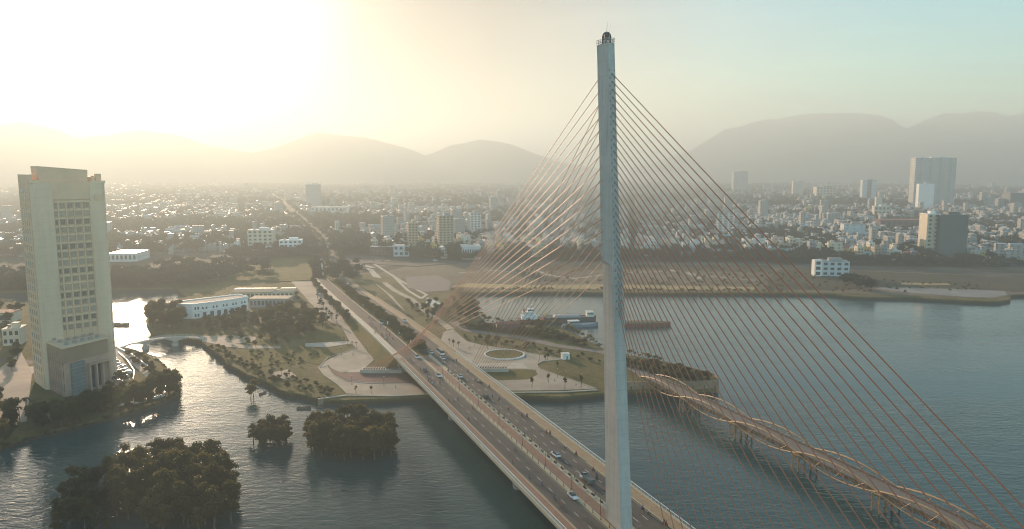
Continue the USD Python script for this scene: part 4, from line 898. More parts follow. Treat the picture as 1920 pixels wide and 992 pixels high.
def limbs(h, spread, r0, seed, nb=6, fork=.45):
    r = random.Random(seed); m = MB(); top = (r.uniform(-.3, .3), r.uniform(-.3, .3), h * fork)
    m.tube((0, 0, -.4), top, r0, r0 * .7, 8)
    for k in range(nb):
        a = 2 * math.pi * k / nb + r.uniform(-.4, .4); e = (top[0] + spread * math.cos(a) * r.uniform(.5, .9), top[1] + spread * math.sin(a) * r.uniform(.5, .9), h * r.uniform(.62, .9))
        mid = tuple((top[i] + e[i]) / 2 + (.15 * h * .3 if i == 2 else 0) for i in range(3)); m.tube(top, mid, r0 * .5, r0 * .32, 6); m.tube(mid, e, r0 * .32, r0 * .1, 5)
    return m
def tree_kind(name, h, spread, n, size, seed, mat, blobs=7, fork=.4, low=.35, cat='tree', r0=None, label='x'):
    r = random.Random(seed); B = []
    for k in range(blobs):
        a = 2 * math.pi * k / blobs + r.uniform(-.5, .5); q = spread * r.uniform(.25, .62) * (0 if k == 0 else 1)
        rr = spread * r.uniform(.38, .58); B.append(((q * math.cos(a), q * math.sin(a), h * r.uniform(low + .15, .86)), (rr, rr, rr * r.uniform(.6, .9))))
    B.append(((0, 0, h * .82), (spread * .45, spread * .45, h * .2)))
    t = thing(name, label, cat)
    obj('trunk', limbs(h, spread * .8, r0 or h * .022 + .05, seed, fork=fork), bark, t); obj('crown', leaf_cloud(B, n, size, seed), mat, t)
    return Kind(t)
mang = [tree_kind('mangrove_tree', 9. + .5 * s, 3.1, 2300, .5, s, leaf_dark, 10, .3, .06 + .05 * (s % 3)) for s in (1, 2, 3, 4, 5)]
park = [tree_kind('park_tree', 8., 3.4, 1500, .7, s, leaf_mid, 7, .35, .25) for s in (11, 12, 13)]
aven = [tree_kind('avenue_tree', 6.5, 3.0, 1000, .7, s, leaf_mid, 6, .3, .2) for s in (21, 22)]
slim = [tree_kind('young_tree', 5., 1.3, 260, .5, s, leaf_mid, 4, .5, .45) for s in (31, 32)]
bush = [tree_kind('shrub', 2.6, 2.1, 420, .55, s, leaf_dry if s % 2 else leaf_mid, 5, .2, .05, 'shrub') for s in (41, 42, 43)]
tall_ = [tree_kind('tall_tree', 11., 3.4, 1900, .75, s, leaf_mid, 9, .3, .2) for s in (51, 52)]
rt = np.random.default_rng(21)
def plant(kinds, pts, label, group, s=(.8, 1.2), z=GZ, sz=None):
    for x, y in pts:
        k = kinds[rt.integers(len(kinds))]; f = rt.uniform(*s)
        k.put((x, y, z), rt.uniform(0, 6.28), (f, f, f * rt.uniform(.88, 1.12)), label, group)
def scatter(poly, n, dist, seed):
    r = np.random.default_rng(seed); x0, y0, x1, y1 = poly.bounds; P = []
    for _ in range(n * 60):
        if len(P) >= n: break
        p = np.array([r.uniform(x0, x1), r.uniform(y0, y1)])
        if poly.contains(Point(p)) and all((p[0] - q[0]) ** 2 + (p[1] - q[1]) ** 2 > dist * dist for q in P): P.append(p)
    return P
def ring_pts(px, z=0.): return Polygon(Wp(px, z)).buffer(0)
# mangrove islets (their feet stand in the water)
isletA = ring_pts([(225, 985), (205, 930), (235, 890), (330, 872), (400, 885), (440, 925), (440, 985), (330, 1010)])
plant(mang, scatter(isletA, 78, 2.9, 1), 'mangrove tree in the widest clump at the lower left', 'mangroves of the wide lower-left clump', (.85, 1.4), -.1)
isletA2 = ring_pts([(95, 1005), (105, 945), (150, 905), (205, 885), (225, 1000)])
plant(mang, scatter(isletA2, 26, 3.4, 8), 'low mangrove tree at the bottom left beside the widest clump', 'low mangroves at the bottom left', (.55, .95), -.1)
isletB = ring_pts([(578, 855), (585, 820), (640, 808), (710, 808), (742, 830), (738, 858), (660, 868)])
plant(mang, scatter(isletB, 62, 2.9, 2), 'mangrove tree in the round clump near the middle of the lagoon', 'mangroves of the round middle clump', (.75, 1.25), -.1)
isletC = ring_pts([(472, 838), (478, 815), (520, 812), (548, 822), (540, 842)])
plant(mang, scatter(isletC, 24, 2.0, 3), 'mangrove tree in the small loose clump left of the round one', 'mangroves of the small loose clump', (.6, .95), -.1)
p = W(470, 748, 0); plant([mang[1]], [p[:2], W(476, 745, 0)[:2]], 'lone mangrove tree standing in water by the park shore', 'mangroves by the park shore', (.75, .95), -.1)
isletD = ring_pts([(-40, 850), (-40, 800), (20, 790), (38, 815), (30, 848)])
plant(mang, scatter(isletD, 9, 4, 4), 'dark mangrove tree at the left edge below the hotel', 'mangroves at the left edge', (.8, 1.1), 0.)
# hotel island
isl_trees = ring_pts([(60, 795), (150, 770), (230, 755), (300, 735), (330, 715), (330, 742), (290, 758), (225, 775), (140, 800), (70, 815)], 2.)
plant(park, scatter(isl_trees, 46, 3.6, 5), 'leafy tree on the dark bank in front of the hotel', 'trees on the bank in front of the hotel', (.75, 1.25), 2.)
plant(tall_, [W(315, 732, 2.)[:2]], 'round tree standing alone at the tip of the hotel island', None, (.98, 1.), 2.)
plant(park, scatter(ring_pts([(205, 735), (235, 715), (262, 735), (235, 760), (205, 765)], 2.), 8, 4.5, 6), 'tree between the hotel car park and the promenade', 'trees beside the hotel car park', (.6, .9), 2.)
plant(bush, scatter(ring_pts([(236, 658), (262, 668), (290, 690), (310, 712), (295, 715), (268, 692), (245, 675)], 2.), 22, 2.6, 7), 'shrub along the promenade below the footbridge', 'shrubs along the promenade', (.7, 1.2), 2.)
plant(park, scatter(ring_pts([(-60, 610), (0, 578), (38, 590), (34, 615), (0, 640)], 2.), 14, 5, 8), 'tree behind the white villa at the left edge', 'trees around the villas', (.8, 1.2), 2.)
plant(park, scatter(ring_pts([(-30, 690), (30, 655), (45, 670), (20, 700)], 2.), 7, 5, 9), 'tree in front of the white villa at the left edge', 'trees in front of the villa', (.6, .9), 2.)
plant(park, scatter(ring_pts([(-60, 770), (-5, 735), (20, 760), (30, 800), (-30, 820)], 2.), 10, 4.5, 10), 'dark tree at the left edge beside the hotel forecourt', 'trees by the hotel forecourt', (.8, 1.15), 2.)
def palm(seed):
    t = thing('palm_tree', 'x', 'palm'); h = 6.; m = MB(); pts = [(.25 * math.sin(i * .5), 0, h * i / 6) for i in range(7)]; m.line(pts, .16, 7); obj('trunk', m, bark, t)
    r = random.Random(seed); m = MB()
    for k in range(14):
        a = 2 * math.pi * k / 14 + r.uniform(-.2, .2); L_ = r.uniform(1.9, 2.6); prev = None
        for u in np.linspace(0, 1, 6):
            c = np.array([pts[-1][0] + L_ * u * math.cos(a), L_ * u * math.sin(a), h + .9 * u - 2.1 * u * u]); w = .38 * (1 - u) ** .5 * min(1, u * 5 + .3); sd = np.array([-math.sin(a), math.cos(a), 0]) * w
            cur = (c + sd - [0, 0, w * .5], c, c - sd - [0, 0, w * .5])
            if prev: m.add(np.array(prev + cur), [[0, 1, 4], [0, 4, 3], [1, 2, 5], [1, 5, 4]])
            prev = cur
    obj('fronds', m, leaf_mid, t); return Kind(t)
palmK = [palm(1)]
plant(palmK, [W(u, v, 2.)[:2] for u, v in ((50, 776), (66, 772), (36, 790))], 'palm tree on the forecourt at the foot of the hotel', 'palms at the foot of the hotel', (.9, 1.1), 2.)
plant(palmK, [W(u, v, GZ)[:2] for u, v in ((652, 648), (660, 650), (668, 652), (645, 640))], 'short palm tree at the corner of the pale plaza', 'palms at the plaza corner', (.45, .6))
# park on the near bank
plant(tall_, scatter(ring_pts([(268, 600), (300, 590), (345, 592), (352, 610), (330, 625), (285, 616)], GZ), 24, 3.6, 11), 'big round tree on the lagoon shore left of the white building', 'big trees left of the white building', (.85, 1.25))
plant(park, scatter(ring_pts([(352, 615), (390, 602), (470, 588), (485, 612), (400, 630)], GZ), 34, 3.9, 12), 'tree in front of the white building', 'trees in front of the white building', (.55, .95))
plant(tall_, scatter(ring_pts([(480, 600), (545, 585), (590, 590), (606, 615), (590, 632), (540, 640), (480, 630)], GZ), 44, 3.9, 13), 'tall dark tree in the park grove right of the white building', 'trees of the park grove', (.7, 1.1))
plant(park, scatter(ring_pts([(430, 632), (540, 640), (560, 650), (470, 652), (430, 645)], GZ), 12, 6, 14), 'small tree along the park street', 'small trees along the park street', (.4, .65))
plant(park, scatter(ring_pts([(470, 590), (520, 578), (560, 580), (556, 592), (490, 600)], GZ), 10, 5, 15), 'tree beside the grey park building', 'trees beside the grey park building', (.5, .8))
plant(slim, [W(u, v, GZ)[:2] for u, v in ((596, 560), (602, 572), (606, 580), (612, 588), (618, 596), (610, 606), (632, 607), (622, 600))], 'young tree in the row along the pale parking apron', 'young trees along the parking apron', (.9, 1.25))
plant(park, [W(u, v, GZ)[:2] for u, v in ((556, 556), (560, 566), (566, 574), (600, 574), (604, 586), (615, 602))], 'small tree at the edge of the parking apron', 'small trees at the parking apron', (.5, .7))
plant(slim, [W(u, v, GZ)[:2] for u, v in ((668, 738), (696, 738), (528, 703), (543, 710))], 'young tree on the lower plaza left of the bridge', 'young trees left of the bridge', (.75, .95))
plant(slim, [W(u, v, GZ)[:2] for u, v in ((997, 727), (1028, 718), (1059, 730), (1089, 727))], 'young tree in the row on the waterside plaza right of the bridge', 'young trees right of the bridge', (.9, 1.2))
plant(slim, [W(u, v, GZ)[:2] for u, v in ((1022, 679), (1045, 694), (1027, 676), (975, 660), (930, 652), (915, 655), (860, 652), (850, 650), (842, 646))], 'young tree around the round planting bed', 'young trees around the planting bed', (.7, 1.))
plant(bush, scatter(ring_pts([(395, 655), (430, 678), (480, 702), (540, 728), (600, 742), (640, 744), (640, 735), (560, 712), (480, 690), (410, 648)], GZ), 46, 2.6, 16), 'shrub on the grassy shore of the park', 'shrubs on the park shore', (.5, 1.0))
plant(bush, scatter(ring_pts([(455, 660), (600, 664), (590, 684), (480, 690)], GZ), 26, 4.5, 17), 'low shrub on the rough park lawn', 'shrubs on the rough park lawn', (.35, .7))
plant(bush, scatter(ring_pts([(860, 612), (905, 610), (960, 616), (1050, 626), (1110, 652), (1150, 668), (1060, 640), (960, 625), (880, 617)], GZ), 60, 2.8, 18), 'dense shrub on the overgrown river point', 'shrubs on the river point', (.8, 1.5))
plant(bush, scatter(ring_pts([(860, 626), (960, 640), (1060, 660), (1130, 676), (1130, 684), (1060, 668), (980, 655), (870, 636)], GZ), 34, 3.4, 19), 'shrub on the grass strip behind the riverside plaza', 'shrubs behind the riverside plaza', (.5, 1.))
plant(park, scatter(ring_pts([(960, 612), (1000, 606), (1040, 616), (1020, 628), (970, 622)], GZ), 7, 4.5, 20), 'tree among the bushes of the river point', 'trees on the river point', (.5, .75))
plant(park, scatter(ring_pts([(850, 565), (880, 562), (893, 578), (896, 600), (860, 600), (845, 585)], GZ), 24, 4., 21), 'dense tree on the wooded bank behind the cables', 'trees on the wooded bank', (.6, .95))
plant(park, scatter(ring_pts([(790, 572), (840, 566), (850, 590), (850, 605), (810, 600), (795, 588)], GZ), 16, 4.5, 22), 'tree on the slope right of the road behind the bridge', 'trees right of the road', (.5, .8))
plant(bush, scatter(Polygon(Wp([(1170, 676), (1230, 684), (1290, 694), (1330, 706), (1330, 713), (1260, 712), (1175, 690)], 6.2)).buffer(0), 46, 2.6, 23), 'shrub on top of the brown quay beside the old bridge', 'shrubs on the quay', (.8, 1.5), 6.0)
plant(bush, scatter(ring_pts([(765, 560), (800, 585), (830, 608), (815, 612), (780, 590), (755, 565)], GZ), 22, 3, 24), 'shrub on the verge right of the road', 'shrubs right of the road', (.5, .9))
SHORE = []
def shoreline(poly, u_ok, step, label, group, seed, z):
    r_ = np.random.default_rng(seed); P = []
    for g in getattr(poly, 'geoms', [poly]):
        for k in np.arange(0, g.exterior.length, step):
            p = g.exterior.interpolate(k + r_.uniform(-1.5, 1.5)); u = CX + F * p.x / depth_of((p.x, p.y, 0)) if p.y > 60 else -999
            if u_ok(u, p.y): P.append((p.x, p.y))
    SHORE.append((group.replace(' ', '_').split('_on_')[0].split('_along_')[0], label, P, z))
shoreline(island, lambda u, y: -60 < u < 360 and y < 420, 3.4, 'waterside bushes fringing the edge of the hotel island', 'bushes on the edge of the hotel island', 61, .5)
shoreline(near, lambda u, y: 370 < u < 640 and y < 480, 3.4, 'waterside bushes fringing the rough park shore', 'bushes along the rough park shore', 62, .6)
shoreline(near, lambda u, y: 1060 < u < 1330 and y > 350 and y < 600, 3., 'waterside bushes on the river point facing the far bank', 'bushes on the river point shore', 63, .8)
# avenue
for s in np.arange(214, 520, 7.6): 
    for q in ((-1.9, .9) if s < 470 else (-.5,)): aven[int(s) % 2].put((*bp(s + rt.uniform(-1.5, 1.5), q + rt.uniform(-.6, .6), 0)[:2], zroad(s) + .2), rt.uniform(0, 6), rt.uniform(.72, 1.05), 'dense tree on the planting strip between the two carriageways', 'trees between the carriageways')
for s in np.arange(330, 540, 8.5): aven[int(s) % 2].put((*bp(s, -20.5 + rt.uniform(-1, 1), 0)[:2], max(zroad(s) - 2, GZ)), rt.uniform(0, 6), rt.uniform(.75, 1.15), 'tree on the verge left of the road beside the parking apron', 'trees left of the road')
LFAR = LineString(far_pts)
for k in np.arange(70, 1100, 13.):
    p, p2 = LFAR.interpolate(k), LFAR.interpolate(k + 1); nx, ny = p2.y - p.y, -(p2.x - p.x)
    for o in (-17, 0, 17):
        if rt.random() < .8: aven[int(k) % 2].put((p.x + nx * o, p.y + ny * o, 3.05), rt.uniform(0, 6), rt.uniform(.9, 1.35), 'hazy street tree lining the far avenue', 'street trees of the far avenue')
# green field beside the avenue and tree belts
sheet('green_field', [(430, 487), (600, 480), (625, 522), (545, 527), (432, 526)], lawn, z=3.06, base=3.)
def crown_stuff(name, label, cat, pts, hs, seed, mat, n=70, size=2.2, z0=2.6):
    r = np.random.default_rng(seed); protos = []
    for k in range(3):
        B = [((r.uniform(-1.6, 1.6), r.uniform(-1.6, 1.6), r.uniform(3., 5.2)), (2.4, 2.4, 1.9)) for _ in range(5)]
        protos.append(leaf_cloud(B, n, size, seed + k))
    V_, F_, o = [], [], 0
    for (x, y), h in zip(pts, hs):
        v, f = protos[r.integers(3)]; a = r.uniform(0, 6.28); c, s = math.cos(a), math.sin(a); k = h / 6.
        V_.append(np.c_[(v[:, 0] * c - v[:, 1] * s) * k + x, (v[:, 0] * s + v[:, 1] * c) * k + y, v[:, 2] * k * r.uniform(.85, 1.1) + z0]); F_.append(f + o); o += len(v)
    single(name, (np.vstack(V_), np.vstack(F_)), mat, label, cat, kind='stuff')
r = np.random.default_rng(31)
n = 46000; yy = 760 + (r.random(n) ** 1.5) * 4200; xx = r.uniform(-.72, .72, n) * yy
dens = meshkit.fbm(np.c_[xx / 170., yy / 170., xx * 0], 3, 8)
ok = (yy > city_front(xx) - 8) & (dens > .38) & shapely.contains_xy(far.buffer(-6), xx, yy) & ~shapely.contains_xy(LineString(far_pts).buffer(11), xx, yy) & ~shapely.contains_xy(Point(junction[0], junction[1]).buffer(40), xx, yy) & ~shapely.contains_xy(Polygon(Wp([(430, 487), (600, 480), (640, 522), (545, 527), (432, 526)], 3.)), xx, yy)
pp = np.c_[xx, yy][ok][:23000]
crown_stuff('city_trees', 'dark green tree crowns scattered between the houses of the city', 'trees', pp, r.uniform(7, 14, len(pp)) * np.where(pp[:, 1] > 2000, 1.3, 1), 33, leaf_city, 44, 2.6)
belt = []
for u0, v0, u1, v1, k, w in ((-60, 540, 330, 534, 240, 16), (-60, 530, 380, 522, 240, 24), (330, 528, 420, 500, 80, 30), (440, 486, 600, 479, 60, 8), (1100, 487, 1440, 488, 90, 10), (1440, 490, 1920, 500, 170, 14), (860, 489, 1110, 487, 50, 6), (620, 530, 650, 500, 20, 8), (1600, 540, 1640, 545, 14, 6), (1360, 470, 1440, 478, 60, 26)):
    a, b = W(u0, v0, 3)[:2], W(u1, v1, 3)[:2]; tt = r.random(k)[:, None]; belt.append(a + (b - a) * tt + r.normal(size=(k, 2)) * w)
belt = np.vstack(belt); belt = belt[shapely.contains_xy(land.buffer(-3), belt[:, 0], belt[:, 1])]
crown_stuff('tree_belt', 'dark belts of trees along the lagoon shore and the riverside street', 'trees', belt, r.uniform(6, 12, len(belt)), 37, leaf_city, 110, 1.7)
scrub = np.array(scatter(Polygon(Wp([(900, 520), (1000, 505), (1430, 505), (1600, 525), (1880, 535), (1880, 545), (1640, 552), (1440, 543), (1000, 531)], GZ)).buffer(0), 300, 4.5, 40))
crown_stuff('riverside_scrub', 'low scrub dotted over the bare riverside land', 'scrub', scrub, r.uniform(1.2, 3.2, len(scrub)), 41, leaf_dry, 70, 1.8)
sh = []
for g in [main_xy[i:i + 2] for i in range(28, 41)]:
    a, b = np.array(g[0]), np.array(g[1]); L_ = np.linalg.norm(b - a)
    for k in np.arange(0, L_, 3.5): sh.append(a + (b - a) * k / L_ + r.normal(size=2) * .8 + [0, 1.8])
crown_stuff('shore_scrub', 'dark scrub along the foot of the far bank', 'scrub', np.array(sh), r.uniform(1.5, 4.2, len(sh)), 43, leaf_mid, 60, 1.6)

for i_, (nm_, lb_, P_, z_) in enumerate(SHORE): crown_stuff('shore_bushes', lb_, 'bushes', np.array(P_), np.random.default_rng(i_).uniform(.9, 2.6, len(P_)), 71 + i_, leaf_dry if i_ % 2 else leaf_mid, 130, 1.3, z_ - .4)

# ------------------------------------------------------------------ vehicles
def car_kind(name, label, cat, prof, cabin, Wd, L_, body, wheel=.32, extra=None):
    """prof, cabin: side outlines in (x forward, z); the car drives towards +y."""
    t = thing(name, label, cat)
    def ext(pts, w, top=1.):
        m = trimesh.creation.extrude_polygon(Polygon(pts), w, engine='earcut'); v = m.vertices.copy(); zmax = max(p[1] for p in pts); zmin = min(p[1] for p in pts)
        k = 1 - (1 - top) * (v[:, 1] - zmin) / (zmax - zmin); m.vertices = np.c_[(v[:, 2] - w / 2) * k, v[:, 0], v[:, 1]]; return fixed(m)
    obj('body', ext(prof, Wd, .93), body, t); 
    if cabin:
        obj('windows', ext(cabin, Wd * .9, .8), glassd, t); zt = max(p[1] for p in cabin); xs_ = [p[0] for p in cabin if p[1] == zt]
        obj('roof', MB().box((0, (max(xs_) + min(xs_)) / 2, zt + .03), (Wd * .74, max(xs_) - min(xs_) + .1, .08)), body, t)
    for sx in (-1, 1):
        for y in (L_ * .31, -L_ * .3): 
            w = obj('wheel', MB().tube((sx * (Wd / 2 - .2), y, wheel), (sx * (Wd / 2 + .02), y, wheel), wheel, n=12), rubber, t); obj('rim', MB().tube((sx * (Wd / 2 - .1), y, wheel), (sx * (Wd / 2 + .035), y, wheel), wheel * .58, n=8), steel, w)
        obj('headlight', MB().box((sx * Wd * .36, L_ / 2 - .03, .68), (.34, .08, .15)), white, t); obj('tail_light', MB().box((sx * Wd * .37, -L_ / 2 + .02, .75), (.28, .08, .16)), rust, t)
    if extra: extra(t)
    return Kind(t)
carw = M('car_white', (.75, .75, .73), .25, .03, 1., spec=.6); cars_ = M('car_silver', (.4, .41, .42), .25, .05, 1., metal=.5); card = M('car_dark', (.03, .035, .04), .25, .1, 1., spec=.6)
sed = [(-2.25, .35), (2.25, .35), (2.3, .62), (2.1, .8), (1.0, .92), (-1.7, .95), (-2.28, .88)]; sedc = [(1.05, .9), (.35, 1.4), (-1.0, 1.42), (-1.75, .93)]
suv = [(-2.25, .4), (2.25, .4), (2.3, .8), (2.1, .98), (1.15, 1.05), (-2.2, 1.08), (-2.3, .9)]; suvc = [(1.2, 1.04), (.6, 1.66), (-1.9, 1.68), (-2.2, 1.06)]
van = [(-2.6, .4), (2.5, .4), (2.55, .85), (2.1, 1.2), (1.7, 1.25), (-2.6, 1.25)]; vanc = [(2.0, 1.2), (1.5, 2.0), (-2.5, 2.05), (-2.58, 1.22)]
busp = [(-4., .4), (4., .4), (4.05, 1.5), (-4.05, 1.5)]; busc = [(4.0, 1.48), (3.8, 2.85), (-3.95, 2.9), (-4.02, 1.48)]
trk = [(1.5, .5), (3.4, .5), (3.45, 1.3), (3.1, 1.45), (1.5, 1.45)]; trkc = [(3.05, 1.43), (2.8, 2.3), (1.55, 2.35), (1.52, 1.43)]
def bed(col, h):
    def f(t): obj('cargo_box', MB().box((0, -1.1, .8 + h / 2), (2.1, 4.9, h)), col, t); obj('chassis', MB().box((0, -.2, .62), (1.1, 6.4, .3)), dark, t)
    return f
kS = {c: None for c in 'wsd'}
K = {'sw': lambda: car_kind('car', 'x', 'car', sed, sedc, 1.8, 4.55, carw), 'ss': lambda: car_kind('car', 'x', 'car', sed, sedc, 1.8, 4.55, cars_), 'sd': lambda: car_kind('car', 'x', 'car', sed, sedc, 1.8, 4.55, card),
     'uw': lambda: car_kind('suv', 'x', 'car', suv, suvc, 1.88, 4.6, carw), 'ud': lambda: car_kind('suv', 'x', 'car', suv, suvc, 1.88, 4.6, card), 'v': lambda: car_kind('van', 'x', 'van', van, vanc, 1.9, 5.1, carw),
     'b': lambda: car_kind('minibus', 'x', 'bus', busp, busc, 2.3, 8.1, carw, .42), 't': lambda: car_kind('truck', 'x', 'truck', trk, trkc, 2.0, 6.9, carw, .42, bed(greenw, 1.1)), 'td': lambda: car_kind('truck', 'x', 'truck', trk, trkc, 2.2, 6.9, card, .45, bed(card, 2.0))}
KM = {}
def car(k, u, v, label, dirn=1, z=9.025, ang=0.):
    if k not in KM: KM[k] = K[k]()
    x, y = W(u, v, z)[:2]; s_, q_ = sq((x, y))
    if s_ > S_END: z = zroad(s_) + .02; x, y = W(u, v, z)[:2]
    KM[k].put((x, y, z), -BH + (0 if dirn > 0 else math.pi) + ang + 0.0 if False else (-BH * -1 if False else 0) + math.radians(21.69) + (0 if dirn > 0 else math.pi) + ang, 1., label)
car('sw', 1074, 933, 'white sedan on the near carriageway just left of the pylon foot', -1)
car('uw', 1042, 855, 'white car on the far carriageway left of the pylon', 1)
car('t', 1101, 903, 'small truck with a white cab and open dark bed beside the pylon', 1)
car('ud', 910, 745, 'dark car with a pale roof on the far carriageway mid-bridge', 1)
car('uw', 862, 707, 'white car alone on the far carriageway near the anchorages', 1)
car('sw', 830, 673, 'white car right behind the minibus on the far carriageway', 1)
car('b', 826, 664, 'white minibus on the far carriageway by the crossing cables', 1)
car('sw', 808, 662, 'white car left of the minibus on the far carriageway', 1)
car('td', 794, 662, 'dark truck close to the median where the cables cross', 1)
car('sw', 782, 671, 'white car on the near carriageway beside the dark truck', -1)
car('sd', 797, 696, 'dark car on the near carriageway behind two motorbikes', -1)
car('sw', 822, 706, 'white car on the near carriageway closest to the median kerb', -1)
car('v', 715, 607, 'white van on the road behind the bridge beside the white kerb', -1)
car('ss', 683, 571, 'small silver car on the road farther behind the white van', -1)
car('v', 652, 533, 'white van near the far end of the tree-lined road', -1)
car('v', 758, 603, 'white van on the right carriageway beside the median trees', 1)
for i, (u, v, k, lb) in enumerate(((663, 490, 'v', 'white van turning at the hazy junction'), (667, 507, 'uw', 'white car queueing on the right of the junction'), (664, 513, 'ss', 'silver car queueing on the right of the junction'), (674, 514, 'sw', 'white sedan beside the queue at the junction'), (816, 489, 'v', 'white van on the riverside street by the brown tower'))):
    if k not in KM: KM[k] = K[k]()
    x, y = W(u, v, 3.1)[:2]; KM[k].put((x, y, 3.07), .4 + i, 1., lb)
x, y = W(595, 552, GZ)[:2]; KM['b'].put((x, y, LAYER[0] - .05), .3, 1., 'white minibus parked on the pale parking apron')
i = 0
for row, (a, b, nn_) in enumerate((((206, 668), (240, 700), 7), ((200, 676), (232, 708), 7), ((196, 690), (222, 716), 5))):
    for k in range(nn_):
        u, v = a[0] + (b[0] - a[0]) * k / (nn_ - 1), a[1] + (b[1] - a[1]) * k / (nn_ - 1); x, y = W(u, v, 2.05)[:2]
        if island.contains(Point(x, y)):
            kk = ('sw', 'ss', 'sd', 'uw')[rt.integers(4)]
            if kk not in KM: KM[kk] = K[kk]()
            KM[kk].put((x, y, 2.055), math.radians(75) + rt.uniform(-.06, .06), 1., {'sw': 'white sedan', 'ss': 'silver sedan', 'sd': 'dark sedan', 'uw': 'white tall car'}[kk] + ' parked in the hotel car park', {'sw': 'white sedans', 'ss': 'silver sedans', 'sd': 'dark sedans', 'uw': 'white tall cars'}[kk] + ' in the hotel car park')
# motorbikes and their riders
def bike_kind(col):
    t = thing('motorbike', 'x', 'motorbike')
    for y in (.62, -.6):
        w = obj('wheel', MB().tm(trimesh.creation.torus(.24, .06, major_sections=14, minor_sections=6).apply_transform(trimesh.transformations.rotation_matrix(math.pi / 2, [0, 1, 0])).apply_translation([0, y, .3])), rubber, t); obj('hub', MB().tube((-.06, y, .3), (.06, y, .3), .1, n=8), steel, w)
    obj('body', MB().hull([(sx * w_, y, z) for sx in (-1, 1) for w_, y, z in ((.12, .35, .35), (.14, -.7, .55), (.1, -.85, .78), (.16, -.1, .3), (.12, .3, .6), (.14, -.3, .72))]), col, t)
    obj('seat', MB().hull([(sx * w_, y, z) for sx in (-1, 1) for w_, y, z in ((.13, .12, .76), (.15, -.75, .84), (.13, .1, .7), (.13, -.72, .74))]), rubber, t)
    obj('fork', MB().tube((-.09, .62, .3), (-.09, .4, .95), .03, n=6).tube((.09, .62, .3), (.09, .4, .95), .03, n=6), steel, t)
    obj('handlebar', MB().line([(-.36, .3, 1.0), (-.12, .42, .97), (.12, .42, .97), (.36, .3, 1.0)], .025, 6), dark, t)
    obj('front_shield', MB().hull([(sx * w_, y, z) for sx in (-1, 1) for w_, y, z in ((.2, .38, .45), (.17, .44, .92), (.05, .55, .5), (.05, .52, .9))]), col, t); obj('headlight', MB().tube((0, .46, .93), (0, .56, .92), .08, n=8), white, t)
    return Kind(t)
skin = M('skin', (.42, .25, .17), .6, .08, 2.)
def body_mesh(J, bones, refine=.05):
    parts = []
    def ball(p, r): 
        s = manifold3d.Manifold.sphere(r, 10); return s.translate([float(c) for c in p])
    for a, b in bones: parts.append((ball(*J[a]) + ball(*J[b])).hull())
    m = parts[0]
    for p in parts[1:]: m = m + p
    q = m.to_mesh(); tmm = trimesh.Trimesh(q.vert_properties[:, :3], q.tri_verts, process=True); trimesh.smoothing.filter_taubin(tmm, iterations=4); return tmm
